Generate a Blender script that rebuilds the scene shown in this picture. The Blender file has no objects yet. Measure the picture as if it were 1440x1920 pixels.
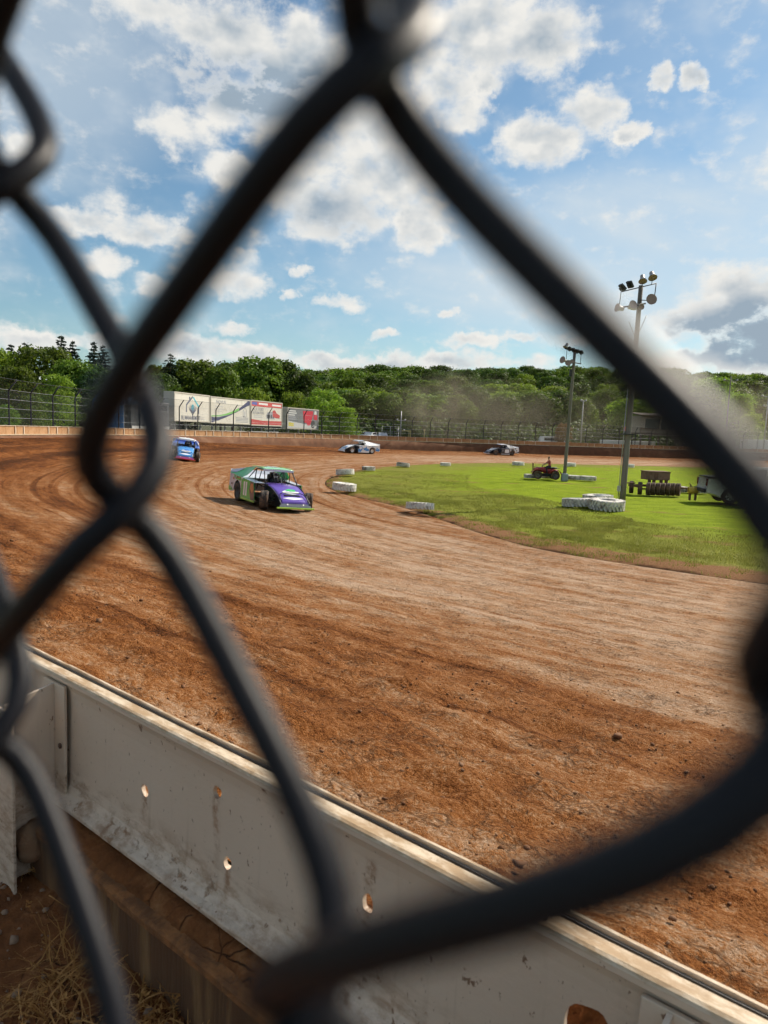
import bpy, bmesh, math, random
import numpy as np
from mathutils import Vector, Matrix, Quaternion
random.seed(7); rng = np.random.default_rng(7)
R = math.radians
scene = bpy.context.scene
COL = scene.collection

# ------------------------------------------------------------------ camera (a phone held against the fence)
CAM_Z = 3.2
cam_data = bpy.data.cameras.new('camera')
cam = bpy.data.objects.new('camera', cam_data); COL.objects.link(cam)
_p, _r = R(6.56), R(2.1)
_f = Vector((0, math.cos(_p), -math.sin(_p))); _r0 = Vector((1, 0, 0)); _u0 = _r0.cross(_f)
_right = _r0*math.cos(_r)+_u0*math.sin(_r); _up = _u0*math.cos(_r)-_r0*math.sin(_r)
cam.matrix_world = Matrix(((_right.x, _up.x, -_f.x, 0), (_right.y, _up.y, -_f.y, 0), (_right.z, _up.z, -_f.z, CAM_Z), (0, 0, 0, 1)))
cam_data.sensor_fit = 'VERTICAL'; cam_data.sensor_height = 36.0; cam_data.sensor_width = 27.0
cam_data.lens = 36.0*1331/1920
cam_data.clip_start = .004; cam_data.clip_end = 6000
cam_data.dof.use_dof = True; cam_data.dof.focus_distance = 24.0
cam_data.dof.aperture_fstop = cam_data.lens/2.7; cam_data.dof.aperture_blades = 0
scene.camera = cam

# ------------------------------------------------------------------ view
scene.render.resolution_x, scene.render.resolution_y = 768, 1024
scene.view_settings.view_transform = 'Standard'; scene.view_settings.look = 'None'
scene.view_settings.exposure = 0.50; scene.view_settings.gamma = 1.0
scene.view_settings.use_curve_mapping = False
scene.render.engine = 'CYCLES'
cy = scene.cycles
cy.use_denoising = True
try: cy.denoiser = 'OPENIMAGEDENOISE'
except Exception: pass
cy.denoising_prefilter = 'ACCURATE'
cy.use_adaptive_sampling = True; cy.adaptive_threshold = .03; cy.adaptive_min_samples = 12
cy.max_bounces = 5; cy.diffuse_bounces = 2; cy.glossy_bounces = 2; cy.transmission_bounces = 4
cy.transparent_max_bounces = 24; cy.volume_bounces = 1; cy.caustics_reflective = False; cy.caustics_refractive = False
cy.sample_clamp_indirect = 6.0

# ------------------------------------------------------------------ node helpers
def N(nt, typ, ins=None, out=0, **props):
    n = nt.nodes.new(typ)
    for k, v in props.items(): setattr(n, k, v)
    for k, v in (ins or {}).items():
        s = n.inputs[k]
        if isinstance(v, bpy.types.NodeSocket): nt.links.new(v, s)
        else: s.default_value = v
    return n.outputs[out] if out is not None else n
def MATH(nt, op, a, b=0., c=0., clamp=False):
    return N(nt, 'ShaderNodeMath', {0: a, 1: b, 2: c}, operation=op, use_clamp=clamp)
def VEC(nt, op, a, b=(0, 0, 0), out=0):
    return N(nt, 'ShaderNodeVectorMath', {0: a, 1: b}, out=out, operation=op)
def MIX(nt, f, a, b, blend='MIX'):
    n = nt.nodes.new('ShaderNodeMix'); n.data_type = 'RGBA'; n.blend_type = blend; n.clamp_factor = True
    for i, v in ((0, f), (6, a), (7, b)):
        if isinstance(v, bpy.types.NodeSocket): nt.links.new(v, n.inputs[i])
        else: n.inputs[i].default_value = v if i == 0 else (tuple(v)+(1,))[:4]
    return n.outputs[2]
def SS(nt, x, lo, hi, to0=0., to1=1.):
    return N(nt, 'ShaderNodeMapRange', {0: x, 1: lo, 2: hi, 3: to0, 4: to1}, interpolation_type='SMOOTHSTEP')
def NOISE(nt, vec, scale, detail=4., rough=.55, dist=0., out=0, lac=2.0):
    return N(nt, 'ShaderNodeTexNoise', {'Vector': vec, 'Scale': scale, 'Detail': detail, 'Roughness': rough, 'Distortion': dist, 'Lacunarity': lac}, out=out)
def RGB(c): return (c[0], c[1], c[2], 1.)

# ------------------------------------------------------------------ sun and sky
SUN_AZ, SUN_EL = 55.0, 40.0
sun_dir = Vector((math.sin(R(SUN_AZ))*math.cos(R(SUN_EL)), math.cos(R(SUN_AZ))*math.cos(R(SUN_EL)), math.sin(R(SUN_EL))))
sd = bpy.data.lights.new('sun', 'SUN'); sd.energy = 4.8; sd.angle = R(.53); sd.color = (1.0, .90, .76)
sun = bpy.data.objects.new('sun', sd); COL.objects.link(sun); sun.location = (40, 40, 60)
sun.rotation_euler = sun_dir.to_track_quat('Z', 'Y').to_euler()

# cloud banks: azimuth, elevation, half width, half height (degrees), weight
CLOUDS = [(-12.8, 26.6, 5.1, 1.9, 1), (-7.7, 25.6, 3.6, 2.9, 1), (-16.5, 27.0, 4.6, 1.4, 0.8), (-10.8, 22.5, 5.2, 2.2, 0.8), (-16.1, 20.6, 2.7, 1.7, 0.7), (-5.5, 19.9, 2.4, 1.5, 0.8), (5.9, 27.6, 4.8, 2.8, 1), (10.6, 27.0, 3.6, 2.1, 1), (3.6, 24.8, 2.4, 2.2, 0.9), (5.0, 22.8, 2.0, 1.5, 0.8), (-0.5, 18.8, 4.5, 2.7, 1), (2.1, 15.6, 2.5, 2.0, 0.95), (-5.0, 16.4, 4.5, 2.4, 0.95), (-8.3, 17.6, 2.4, 1.6, 0.9), (-12.7, 18.3, 2.0, 1.3, 0.9), (-2.3, 21.8, 2.9, 1.9, 0.9), (10.7, 21.0, 3.2, 1.8, 1), (14.6, 22.6, 2.3, 1.5, 0.9), (6.5, 24.7, 1.3, 1.0, 0.9), (19.0, 24.4, 1.0, 0.8, 0.95), (21.4, 24.0, 1.0, 0.8, 0.95), (17.3, 21.3, 1.0, 0.7, 0.95), (-22.4, 13.9, 3.1, 1.0, 0.8), (-18.6, 13.8, 3.3, 1.1, 0.85), (-21.3, 11.3, 1.7, 1.0, 0.65), (-18.0, 10.0, 1.6, 0.8, 0.65), (-11.8, 10.7, 2.3, 1.4, 0.75), (-11.4, 12.3, 1.2, 0.8, 0.6), (-7.1, 11.7, 0.8, 0.5, 0.7), (-8.3, 10.1, 0.7, 0.4, 0.6), (-3.9, 9.7, 2.1, 0.6, 0.65), (4.4, 9.3, 0.8, 0.4, 0.7), (-12.3, 7.3, 1.6, 0.5, 0.75), (-0.5, 7.4, 1.2, 0.4, 0.7), (6.4, 7.2, 2.3, 0.6, 0.85), (10.5, 7.5, 1.7, 0.4, 0.7), (-15.3, 5.6, 3.7, 1.1, 0.95), (-26.3, 5.3, 3.0, 0.8, 0.85), (-10.5, 5.6, 3.7, 0.8, 0.9), (-4.7, 5.2, 3.4, 0.7, 0.9), (0.4, 5.3, 3.4, 0.8, 0.95), (5.5, 5.7, 3.2, 0.9, 1), (-30.9, 5.6, 3.3, 1.1, 0.9), (-22.1, 5.7, 2.7, 0.6, 0.7), (25.5, 10.1, 4.1, 2.2, 1), (22.2, 8.5, 2.7, 1.2, 0.8), (27.5, 7.1, 4.5, 2.6, 1), (24.5, 5.7, 4.6, 1.1, 0.8), (29.9, 18.3, 4.3, 2.0, 0.8), (-31.6, 21.4, 4.1, 2.6, 0.8), (-26.8, 17.7, 1.8, 1.0, 0.8), (11.7, 5.6, 2.5, 0.6, 0.6), (-21.0, 15.3, 1.9, 0.7, 0.5), (14.7, 7.3, 3.7, 0.6, 0.5)]
def cloud_group():
    g = bpy.data.node_groups.new('cloud_field', 'ShaderNodeTree')
    g.interface.new_socket('Angles', in_out='INPUT', socket_type='NodeSocketVector')
    g.interface.new_socket('Field', in_out='OUTPUT', socket_type='NodeSocketFloat'); g.interface.new_socket('Body', in_out='OUTPUT', socket_type='NodeSocketFloat')
    gi = g.nodes.new('NodeGroupInput'); go = g.nodes.new('NodeGroupOutput')
    ang = gi.outputs[0]
    wn = NOISE(g, ang, .55, 5, .6, out=1)
    w = VEC(g, 'MULTIPLY', VEC(g, 'SUBTRACT', wn, (.5, .5, .5)), (3.6, 2.2, 0))
    a = VEC(g, 'ADD', ang, w)
    acc = None
    for az, el, rx, ry, wt in CLOUDS:
        k = math.sqrt(wt)
        q = N(g, 'ShaderNodeVectorMath', {0: a, 1: (.8/rx*k, .8/ry*k, 0), 2: (-az*.8/rx*k, -el*.8/ry*k, 0)}, operation='MULTIPLY_ADD')
        b = MATH(g, 'SUBTRACT', wt, VEC(g, 'DOT_PRODUCT', q, q, out=1))
        acc = b if acc is None else MATH(g, 'SMOOTH_MAX', acc, b, .25)
    # the rest of the sky, round the viewer, goes on with scattered cumulus like those in view
    sep = N(g, 'ShaderNodeSeparateXYZ', {0: ang}, out=None)
    side = SS(g, MATH(g, 'ABSOLUTE', sep.outputs[0]), 31, 38)
    upm = SS(g, sep.outputs[1], 29, 33)
    else_ = MATH(g, 'MAXIMUM', side, upm)
    rest = SS(g, NOISE(g, VEC(g, 'MULTIPLY', ang, (1, 1.6, 1)), .075, 2, .5), .50, .68)
    rest = MATH(g, 'MULTIPLY', rest, else_)
    acc = MATH(g, 'MAXIMUM', acc, rest)
    acc = MATH(g, 'MAXIMUM', acc, -.25)
    fb = NOISE(g, VEC(g, 'MULTIPLY', ang, (1, 1.5, 1)), .40, 8, .57)
    f = MATH(g, 'ADD', acc, MATH(g, 'MULTIPLY_ADD', fb, 2.4, -1.36))
    g.links.new(f, go.inputs[0]); g.links.new(acc, go.inputs[1])
    return g
world = bpy.data.worlds.new('World'); scene.world = world; world.use_nodes = True
wt = world.node_tree; wt.nodes.clear()
sky = N(wt, 'ShaderNodeTexSky', sky_type='NISHITA', sun_disc=False, sun_elevation=R(SUN_EL), sun_rotation=R(SUN_AZ), altitude=200., air_density=1.1, dust_density=.7, ozone_density=1.6)
SKY_S = 0.076
skyc = VEC(wt, 'MULTIPLY', sky, (SKY_S*.84, SKY_S*1.01, SKY_S*1.02))
dirv = N(wt, 'ShaderNodeTexCoord')
dirv = dirv.node.outputs['Generated']
sx = N(wt, 'ShaderNodeSeparateXYZ', {0: dirv}, out=None)
az = MATH(wt, 'MULTIPLY', MATH(wt, 'ARCTAN2', sx.outputs[0], sx.outputs[1]), 57.2958)
el = MATH(wt, 'MULTIPLY', MATH(wt, 'ARCSINE', sx.outputs[2]), 57.2958)
ang = N(wt, 'ShaderNodeCombineXYZ', {0: az, 1: el, 2: 0.})
grp = cloud_group()
def field(v):
    n = wt.nodes.new('ShaderNodeGroup'); n.node_tree = grp; wt.links.new(v, n.inputs[0]); return n.outputs
f0, body = field(ang)
dens = SS(wt, f0, -.16, .72)
def soft(azc, elc, rx, ry):
    q = VEC(wt, 'MULTIPLY', VEC(wt, 'SUBTRACT', ang, (azc, elc, 0)), (1/rx, 1/ry, 0))
    return SS(wt, VEC(wt, 'DOT_PRODUCT', q, q, out=1), 1.0, .0)
na = NOISE(wt, VEC(wt, 'MULTIPLY', ang, (1, 1.5, 1)), .30, 3, .5)
nb = NOISE(wt, VEC(wt, 'MULTIPLY', VEC(wt, 'ADD', ang, (1.0, 1.3, 0)), (1, 1.5, 1)), .30, 3, .5)
lit = MATH(wt, 'MULTIPLY_ADD', MATH(wt, 'SUBTRACT', na, nb), 2.6, .5, clamp=True)
bank = MATH(wt, 'MAXIMUM', MATH(wt, 'MAXIMUM', soft(26.5, 7.6, 7.5, 3.0), soft(-10., 23.6, 8.5, 2.6)), MATH(wt, 'MULTIPLY', soft(-4.5, 16., 4.5, 2.4), .35))
shade = MATH(wt, 'MULTIPLY', SS(wt, MATH(wt, 'ADD', body, MATH(wt, 'MULTIPLY_ADD', na, .8, -.4)), .45, 1.15), MATH(wt, 'SUBTRACT', 1.05, lit), clamp=True)
shade = MATH(wt, 'ADD', shade, MATH(wt, 'MULTIPLY', bank, SS(wt, f0, .22, .62)), clamp=True)
ccol = MIX(wt, shade, (.62, .61, .58), (.235, .295, .355))
# thin veil of high cloud
vv = VEC(wt, 'MULTIPLY', ang, (.030, .085, 1))
veil = NOISE(wt, VEC(wt, 'ADD', vv, (3.1, 1.7, 0)), 1.0, 6, .55, .6)
vband = SS(wt, veil, .40, .68)
vb = MATH(wt, 'MAXIMUM', MATH(wt, 'MAXIMUM', soft(19, 13.0, 28, 7.0), soft(-27, 25, 14, 12)), soft(30, 17, 10, 7))
vtot = MATH(wt, 'ADD', MATH(wt, 'MULTIPLY', vb, MATH(wt, 'MULTIPLY_ADD', vband, .70, .52)), MATH(wt, 'MULTIPLY', vband, .11), clamp=True)
c1 = MIX(wt, vtot, skyc, (.47, .53, .57))
halo = SS(wt, MATH(wt, 'ADD', body, MATH(wt, 'MULTIPLY_ADD', na, 2.0, -1.0)), -.15, .85)
c1 = MIX(wt, MATH(wt, 'MULTIPLY', halo, .40), c1, (.52, .555, .575))
c2 = MIX(wt, dens, c1, ccol)
# below the horizon plain ground tone
c3 = MIX(wt, SS(wt, el, -1.5, -.2), (.10, .09, .06), c2)
bg = N(wt, 'ShaderNodeBackground', {'Color': c3, 'Strength': 1.0})
wo = wt.nodes.new('ShaderNodeOutputWorld'); wt.links.new(bg, wo.inputs[0])
world.cycles.sampling_method = 'MANUAL'; world.cycles.sample_map_resolution = 512

# ------------------------------------------------------------------ materials
MATS = {}
def new_mat(name):
    m = bpy.data.materials.new(name); m.use_nodes = True
    nt = m.node_tree; nt.nodes.clear()
    out = nt.nodes.new('ShaderNodeOutputMaterial')
    return m, nt, out
def M(name, col, rough=.6, metal=0., var=.12, vscale=6., dirt=None, damt=.35, dscale=2.5, bump=0., bscale=30., coat=0., spec=.5, stretch=(1, 1, 1)):
    if name in MATS: return MATS[name]
    m, nt, out = new_mat(name)
    pos = N(nt, 'ShaderNodeTexCoord').node.outputs['Object']
    pos = VEC(nt, 'MULTIPLY', pos, stretch)
    n1 = NOISE(nt, pos, vscale, 5, .6)
    k = MATH(nt, 'MULTIPLY_ADD', n1, 2*var, 1-var)
    c = VEC(nt, 'SCALE', RGB(col)[:3]); nt.links.new(k, c.node.inputs['Scale'])
    rgh = rough
    if dirt:
        n2 = NOISE(nt, pos, dscale, 8, .68, .3)
        mk = SS(nt, n2, .62-damt*.45, .80-damt*.3)
        c = MIX(nt, MATH(nt, 'MULTIPLY', mk, min(1., .35+damt)), c, dirt)
        rgh = MATH(nt, 'MULTIPLY_ADD', mk, .9-rough, rough)
    ins = {'Base Color': c, 'Roughness': rgh, 'Metallic': metal, 'Coat Weight': coat, 'Specular IOR Level': spec}
    if bump:
        b = N(nt, 'ShaderNodeBump', {'Height': NOISE(nt, pos, bscale, 5, .6), 'Strength': bump, 'Distance': .02})
        ins['Normal'] = b
    p = N(nt, 'ShaderNodeBsdfPrincipled', ins)
    nt.links.new(p, out.inputs[0]); MATS[name] = m
    return m
MUD = (.20, .095, .045)
DUST = (.36, .24, .16)

def mat_track():
    m, nt, out = new_mat('track_clay')
    uvn = N(nt, 'ShaderNodeUVMap', uv_map='track').node.outputs[0]
    sp = N(nt, 'ShaderNodeSeparateXYZ', {0: uvn}, out=None); S, V = sp.outputs[0], sp.outputs[1]   # metres along, metres from the wall
    pos = N(nt, 'ShaderNodeTexCoord').node.outputs['Object']
    st = N(nt, 'ShaderNodeCombineXYZ', {0: MATH(nt, 'MULTIPLY', S, .16), 1: MATH(nt, 'MULTIPLY', V, 1.0), 2: 0.})
    st2 = N(nt, 'ShaderNodeCombineXYZ', {0: MATH(nt, 'MULTIPLY', S, .5), 1: MATH(nt, 'MULTIPLY', V, 5.0), 2: 3.})
    streak = NOISE(nt, st, 1.1, 5, .62)
    streak2 = NOISE(nt, st2, 1.2, 4, .65)
    patch = NOISE(nt, pos, .55, 3, .6)
    tv = N(nt, 'ShaderNodeCombineXYZ', {0: MATH(nt, 'MULTIPLY', S, .80), 1: V, 2: 0.})
    mid = NOISE(nt, tv, 3.4, 6, .72)
    fine = NOISE(nt, tv, 26., 5, .72)
    # how dry and pale: loose dark dirt near the wall, polished pale groove further down
    base = MATH(nt, 'ADD', SS(nt, V, .6, 5.5, .34, .62), SS(nt, V, 4.2, 9., 0., .36))
    base = MATH(nt, 'SUBTRACT', base, SS(nt, V, 14.5, 16.8, 0., .12))
    st3 = N(nt, 'ShaderNodeCombineXYZ', {0: MATH(nt, 'MULTIPLY', S, .035), 1: MATH(nt, 'MULTIPLY', V, 1.9), 2: 7.})
    streak3 = NOISE(nt, st3, 1.0, 4, .6)
    dry = MATH(nt, 'ADD', base, MATH(nt, 'MULTIPLY_ADD', streak, 1.5, -.75))
    dry = MATH(nt, 'ADD', dry, MATH(nt, 'MULTIPLY_ADD', streak3, 1.25, -.62))
    dry = MATH(nt, 'ADD', dry, MATH(nt, 'MULTIPLY_ADD', streak2, .40, -.20))
    dry = MATH(nt, 'ADD', dry, MATH(nt, 'MULTIPLY_ADD', patch, .9, -.45))
    dry = MATH(nt, 'ADD', dry, MATH(nt, 'MULTIPLY_ADD', mid, 1.7, -.85))
    dry = MATH(nt, 'ADD', dry, MATH(nt, 'MULTIPLY_ADD', fine, 2.1, -1.05))
    grain = NOISE(nt, pos, 105., 3, .65)
    dry = MATH(nt, 'ADD', dry, MATH(nt, 'MULTIPLY_ADD', grain, 1.9, -.95))
    st5 = N(nt, 'ShaderNodeCombineXYZ', {0: MATH(nt, 'MULTIPLY', S, .014), 1: MATH(nt, 'MULTIPLY', V, 2.6), 2: 19.})
    groove = SS(nt, NOISE(nt, st5, 1.0, 4, .62), .54, .63)
    dry = MATH(nt, 'SUBTRACT', dry, MATH(nt, 'MULTIPLY', groove, SS(nt, S, 36., 50., .18, .42)))
    damp = MATH(nt, 'MULTIPLY', MATH(nt, 'MULTIPLY', SS(nt, S, 36., 58.), SS(nt, S, 122., 96.)), SS(nt, V, 14., 7., .38, 1.))
    dry = MATH(nt, 'SUBTRACT', dry, MATH(nt, 'MULTIPLY', damp, .52))
    wob = MATH(nt, 'MULTIPLY_ADD', NOISE(nt, st3, .8, 3, .5), 2.4, -1.2)
    lane = SS(nt, MATH(nt, 'ABSOLUTE', MATH(nt, 'ADD', MATH(nt, 'SUBTRACT', V, 3.9), wob)), .75, .10)
    dry = MATH(nt, 'SUBTRACT', dry, MATH(nt, 'MULTIPLY', lane, .38))
    st4 = N(nt, 'ShaderNodeCombineXYZ', {0: MATH(nt, 'MULTIPLY', S, .16), 1: MATH(nt, 'MULTIPLY', V, 4.5), 2: 11.})
    redline = SS(nt, NOISE(nt, st4, 1.0, 5, .68), .575, .66)
    dry = MATH(nt, 'SUBTRACT', dry, MATH(nt, 'MULTIPLY', redline, .42))
    t = N(nt, 'ShaderNodeMapRange', {0: dry, 1: -.45, 2: 1.30, 3: 0., 4: 1.})
    ramp = N(nt, 'ShaderNodeValToRGB', {0: t}, out=None)
    cr = ramp.color_ramp; cr.elements[0].position = 0.; cr.elements[0].color = (.050, .017, .0045, 1)
    cr.elements[1].position = 1.; cr.elements[1].color = (.43, .300, .205, 1)
    e = cr.elements.new(.28); e.color = (.148, .049, .0115, 1)
    e = cr.elements.new(.52); e.color = (.252, .100, .030, 1)
    e = cr.elements.new(.74); e.color = (.325, .190, .105, 1)
    # drying cracks
    wv = VEC(nt, 'ADD', pos, VEC(nt, 'SCALE', NOISE(nt, pos, 5., 3, .5, out=1)))
    wv.node.inputs[1].links[0].from_node.inputs['Scale'].default_value = .22
    vo = N(nt, 'ShaderNodeTexVoronoi', {'Vector': wv, 'Scale': 7.5, 'Randomness': 1.}, feature='DISTANCE_TO_EDGE')
    vo2 = N(nt, 'ShaderNodeTexVoronoi', {'Vector': wv, 'Scale': 17., 'Randomness': 1.}, feature='DISTANCE_TO_EDGE')
    crk = MATH(nt, 'MAXIMUM', SS(nt, vo, .075, .012), MATH(nt, 'MULTIPLY', SS(nt, vo2, .11, .02), .8))
    cm = MATH(nt, 'MULTIPLY', crk, SS(nt, NOISE(nt, pos, 2.6, 5, .7), .46, .58))
    cm = MATH(nt, 'MULTIPLY', cm, SS(nt, dry, -.1, .35))
    col = MIX(nt, MATH(nt, 'MULTIPLY', cm, .66), ramp.outputs[0], (.05, .025, .013))
    # dark little clods and pits
    pit = SS(nt, NOISE(nt, pos, 16., 3, .55), .66, .74)
    col = MIX(nt, MATH(nt, 'MULTIPLY', pit, .35), col, (.055, .026, .012))
    h = MATH(nt, 'ADD', MATH(nt, 'MULTIPLY', fine, .042), MATH(nt, 'MULTIPLY', mid, .07))
    bp = N(nt, 'ShaderNodeBump', {'Height': h, 'Strength': 1.0, 'Distance': 1.0})
    p = N(nt, 'ShaderNodeBsdfPrincipled', {'Base Color': col, 'Roughness': .96, 'Specular IOR Level': .08, 'Normal': bp})
    nt.links.new(p, out.inputs[0]); return m
def mat_verge():
    m, nt, out = new_mat('verge_soil')
    pos = N(nt, 'ShaderNodeTexCoord').node.outputs['Object']
    a = NOISE(nt, pos, 3., 7, .65); b = NOISE(nt, pos, 28., 7, .7)
    k = MATH(nt, 'ADD', MATH(nt, 'MULTIPLY', a, .6), MATH(nt, 'MULTIPLY', b, .5))
    ramp = N(nt, 'ShaderNodeValToRGB', {0: k}, out=None); cr = ramp.color_ramp
    cr.elements[0].position = .35; cr.elements[0].color = (.095, .034, .012, 1)
    cr.elements[1].position = .78; cr.elements[1].color = (.44, .22, .095, 1)
    e = cr.elements.new(.55); e.color = (.235, .088, .029, 1)
    vo = N(nt, 'ShaderNodeTexVoronoi', {'Vector': VEC(nt, 'ADD', pos, VEC(nt, 'MULTIPLY', NOISE(nt, pos, 6., 3, .5, out=1), (.15, .15, .15))), 'Scale': 9.}, feature='DISTANCE_TO_EDGE')
    crk = MATH(nt, 'MULTIPLY', SS(nt, vo, .03, 0.), SS(nt, a, .45, .55))
    col = MIX(nt, MATH(nt, 'MULTIPLY', crk, .8), ramp.outputs[0], (.03, .014, .008))
    h = MATH(nt, 'SUBTRACT', MATH(nt, 'ADD', MATH(nt, 'MULTIPLY', b, .022), MATH(nt, 'MULTIPLY', a, .03)), MATH(nt, 'MULTIPLY', crk, .012))
    bp = N(nt, 'ShaderNodeBump', {'Height': h, 'Strength': 1., 'Distance': 1.})
    p = N(nt, 'ShaderNodeBsdfPrincipled', {'Base Color': col, 'Roughness': .95, 'Specular IOR Level': .2, 'Normal': bp})
    nt.links.new(p, out.inputs[0]); return m
def mat_turf():
    m, nt, out = new_mat('infield_turf')
    uvn = N(nt, 'ShaderNodeUVMap', uv_map='edge').node.outputs[0]
    D = N(nt, 'ShaderNodeSeparateXYZ', {0: uvn}, out=None).outputs[0]
    pos = N(nt, 'ShaderNodeTexCoord').node.outputs['Object']
    big = NOISE(nt, pos, .16, 4, .55); mid = NOISE(nt, VEC(nt, 'MULTIPLY', pos, (1, 1.6, 1)), .8, 6, .62); fine = NOISE(nt, pos, 14., 6, .7)
    k = MATH(nt, 'ADD', MATH(nt, 'MULTIPLY', mid, .55), MATH(nt, 'MULTIPLY', fine, .5))
    g = N(nt, 'ShaderNodeValToRGB', {0: k}, out=None); cr = g.color_ramp
    cr.elements[0].position = .36; cr.elements[0].color = (.085, .118, .006, 1)
    cr.elements[1].position = .72; cr.elements[1].color = (.27, .335, .018, 1)
    e = cr.elements.new(.52); e.color = (.165, .225, .007, 1)
    olive = MIX(nt, fine, (.085, .095, .014), (.24, .215, .055))
    rim = MATH(nt, 'ADD', SS(nt, D, 13.0, 2.5), MATH(nt, 'MULTIPLY_ADD', big, 1.6, -1.0))
    rim = MATH(nt, 'ADD', rim, MATH(nt, 'MULTIPLY_ADD', mid, 1.0, -.5), clamp=True)
    c = MIX(nt, MATH(nt, 'MULTIPLY', rim, .85), g.outputs[0], olive)
    bare = MATH(nt, 'ADD', SS(nt, D, 2.6, .3), MATH(nt, 'MULTIPLY_ADD', mid, 1.9, -1.12))
    bare = MATH(nt, 'ADD', bare, MATH(nt, 'MULTIPLY_ADD', fine, .9, -.45))
    py_ = N(nt, 'ShaderNodeSeparateXYZ', {0: pos}, out=None).outputs[1]
    bare = MATH(nt, 'ADD', bare, MATH(nt, 'MULTIPLY', MATH(nt, 'MULTIPLY', SS(nt, py_, 31., 19.), SS(nt, D, 3.6, .8)), .55))
    bare = SS(nt, bare, .45, .85)
    bare2 = SS(nt, NOISE(nt, VEC(nt, 'MULTIPLY', VEC(nt, 'ADD', pos, (13, 4, 0)), (.7, 1.5, 1)), .35, 5, .6), .575, .68)
    bare = MATH(nt, 'MAXIMUM', bare, MATH(nt, 'MULTIPLY', bare2, .8))
    c = MIX(nt, bare, c, MIX(nt, fine, (.13, .058, .023), (.28, .155, .078)))
    lip = SS(nt, MATH(nt, 'ADD', D, MATH(nt, 'MULTIPLY_ADD', mid, .9, -.45)), .50, .22)
    c = MIX(nt, lip, c, MIX(nt, fine, (.020, .009, .004), (.075, .032, .013)))
    bp = N(nt, 'ShaderNodeBump', {'Height': MATH(nt, 'ADD', MATH(nt, 'MULTIPLY', fine, .05), MATH(nt, 'MULTIPLY', mid, .06)), 'Strength': .9, 'Distance': 1.})
    p = N(nt, 'ShaderNodeBsdfPrincipled', {'Base Color': c, 'Roughness': .95, 'Specular IOR Level': .05, 'Normal': bp})
    nt.links.new(p, out.inputs[0]); return m
def mat_leaf(name, dark, light, trans=.35, hue=.1):
    m, nt, out = new_mat(name)
    a = N(nt, 'ShaderNodeAttribute', attribute_name='tone').node.outputs['Fac']
    oi = N(nt, 'ShaderNodeObjectInfo').node.outputs['Random']
    c = MIX(nt, a, dark, light)
    hsv = N(nt, 'ShaderNodeHueSaturation', {'Hue': MATH(nt, 'MULTIPLY_ADD', oi, .09*hue*4, .5-.05*hue*4), 'Saturation': 1., 'Value': MATH(nt, 'MULTIPLY_ADD', oi, .75, .62), 'Fac': 1., 'Color': c})
    d = N(nt, 'ShaderNodeBsdfPrincipled', {'Base Color': hsv, 'Roughness': .6, 'Specular IOR Level': .25})
    t = N(nt, 'ShaderNodeBsdfTranslucent', {'Color': MIX(nt, .5, hsv, light)})
    mx = N(nt, 'ShaderNodeMixShader', {0: trans, 1: d, 2: t})
    nt.links.new(mx, out.inputs[0]); MATS[name] = m; return m
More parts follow.
